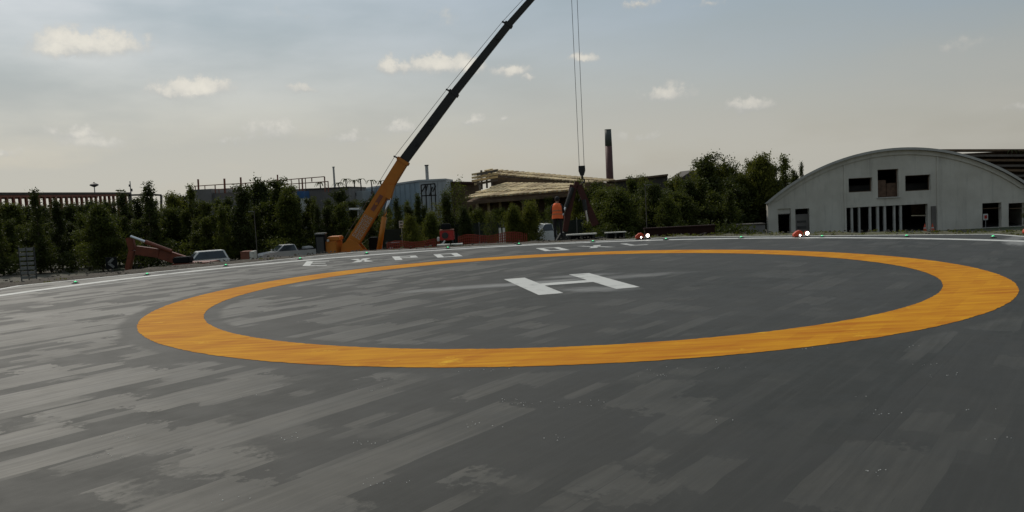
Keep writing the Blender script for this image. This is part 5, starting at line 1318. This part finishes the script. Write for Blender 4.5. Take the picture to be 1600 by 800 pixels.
for pl_ in bme.polygons:
    c = pl_.center; pl_.use_smooth = True
    pl_.material_index = 1 if (c.z > 1.43 or (c.y > .24 and .9 < c.z < 1.12)) else 2 if c.z < .10 else 0
bo = obj('body', bme, wt); bo['label'] = 'body in dark sleeves and trousers'
# head details, hair and cap
hr_ = MB()
def ell(c, rx, ry, rz, n=14, m__=9, z0=-1.0):
    vs = []; fs = []
    for j in range(m__ + 1):
        ph = math.asin(z0) + (math.pi / 2 - math.asin(z0)) * j / m__
        for i in range(n): t_ = 2 * math.pi * i / n; vs.append((c[0] + rx * math.cos(ph) * math.cos(t_), c[1] + ry * math.cos(ph) * math.sin(t_), c[2] + rz * math.sin(ph)))
    for j in range(m__):
        for i in range(n): fs.append((j * n + i, j * n + (i + 1) % n, (j + 1) * n + (i + 1) % n, (j + 1) * n + i))
    return vs, fs
MB().add(*ell((.015, .03, 1.575), .088, .105, .115, z0=-.55)).build('hair', MATS['hair'], wt, smooth=True)
cap = MB(); cap.add(*ell((.015, .035, 1.60), .096, .113, .105, z0=-.05)); cap.build('cap', MATS['cloth_dark'], wt, smooth=True)
MB().add(*ell((.015, .15, 1.605), .07, .085, .012)).build('cap_peak', MATS['cloth_dark'], wt, smooth=True)
for s_ in (-1, 1):
    MB().add(*ell((.015 + s_ * .086, .04, 1.545), .012, .022, .032, 8, 6)).build('ear', MATS['skin'], wt, smooth=True)
    MB().add(*ell((.015 + s_ * .032, .118, 1.565), .012, .008, .009, 8, 6)).build('eye', MATS['sign_white'], wt, smooth=True)
MB().add(*ell((.015, .128, 1.535), .013, .02, .024, 8, 6)).build('nose', MATS['skin'], wt, smooth=True)
MB().add(*ell((.015, .118, 1.497), .024, .008, .006, 8, 6)).build('mouth', mat('lips', (.25, .09, .07), .6, 0), wt, smooth=True)
# safety vest: open-bottomed shell, flaring at the hem
vs_, fs_ = [], []; rings = [(.80, .235, .165, .0), (.84, .232, .163, 0), (.95, .215, .152, 0), (1.08, .203, .145, 0), (1.22, .212, .150, 0), (1.33, .205, .135, 0), (1.385, .155, .105, .0), (1.425, .085, .08, .01)]
NV = 28
for z, rx, ry, yo in rings:
    for i in range(NV):
        t_ = 2 * math.pi * i / NV; k = 1 + .025 * math.sin(5 * t_ + z * 9) * (1.45 - z) * 2
        vs_.append((rx * k * math.cos(t_), yo + ry * k * math.sin(t_), z + .01 * math.sin(3 * t_)))
for j in range(len(rings) - 1):
    for i in range(NV): fs_.append((j * NV + i, j * NV + (i + 1) % NV, (j + 1) * NV + (i + 1) % NV, (j + 1) * NV + i))
ve = MB().add(vs_, fs_).build('safety_vest', MATS['vest'], wt, smooth=True)
for z in (.98, 1.12):
    rx, ry = (.214, .152) if z < 1 else (.207, .148); q = MB(); vv = []
    for dz in (-.025, .025):
        for i in range(NV): t_ = 2 * math.pi * i / NV; k = 1.012 + .025 * math.sin(5 * t_ + z * 9) * (1.45 - z) * 2; vv.append((rx * k * math.cos(t_) * 1.012, ry * k * math.sin(t_) * 1.012, z + dz + .01 * math.sin(3 * t_)))
    q.add(vv, [(i, (i + 1) % NV, NV + (i + 1) % NV, NV + i) for i in range(NV)]); q.build('reflective_band', MATS['reflective'], ve, smooth=True)

# ------------------------------------------------------------------ weeds and stones on the bank
wd = []; rw = random.Random(8)
for k in range(900):
    t_ = rw.uniform(.15, 2.75); re, rc = oct_radius(t_), max(crest(t_), oct_radius(t_) + .8)
    if rw.random() > (.75 if t_ < 1.3 else .06): continue
    r_ = rw.uniform(re + .25, rc + 1.2); wd.append((PC[0] + r_ * math.cos(t_), PC[1] + r_ * math.sin(t_), -.05 if r_ < rc else -.05 - (r_ - rc) * .55))
V = leaf_cloud(wd, 8, .05, .035, 77, .35); V[:, 2] += .02
tag(obj('weeds', leaf_mesh('weeds', V, MATS['leaf_light'])), 'thin low weeds scattered over the gravel bank', 'weeds', kind='stuff')
stn = MB()
for k in range(900):
    t_ = rw.uniform(.15, 2.75); re, rc = oct_radius(t_), max(crest(t_), oct_radius(t_) + .8); r_ = rw.uniform(re + .08, rc + .3); s_ = rw.uniform(.012, .035)
    stn.box((PC[0] + r_ * math.cos(t_), PC[1] + r_ * math.sin(t_), -.04), (s_ * 2, s_ * 1.6, s_ * 1.3), rw.uniform(0, 3))
tag(stn.build('gravel_stones', mat('stone', (.12, .105, .085), .95, .3, 2)), 'loose pale stones on the gravel bank', 'stones', kind='stuff')
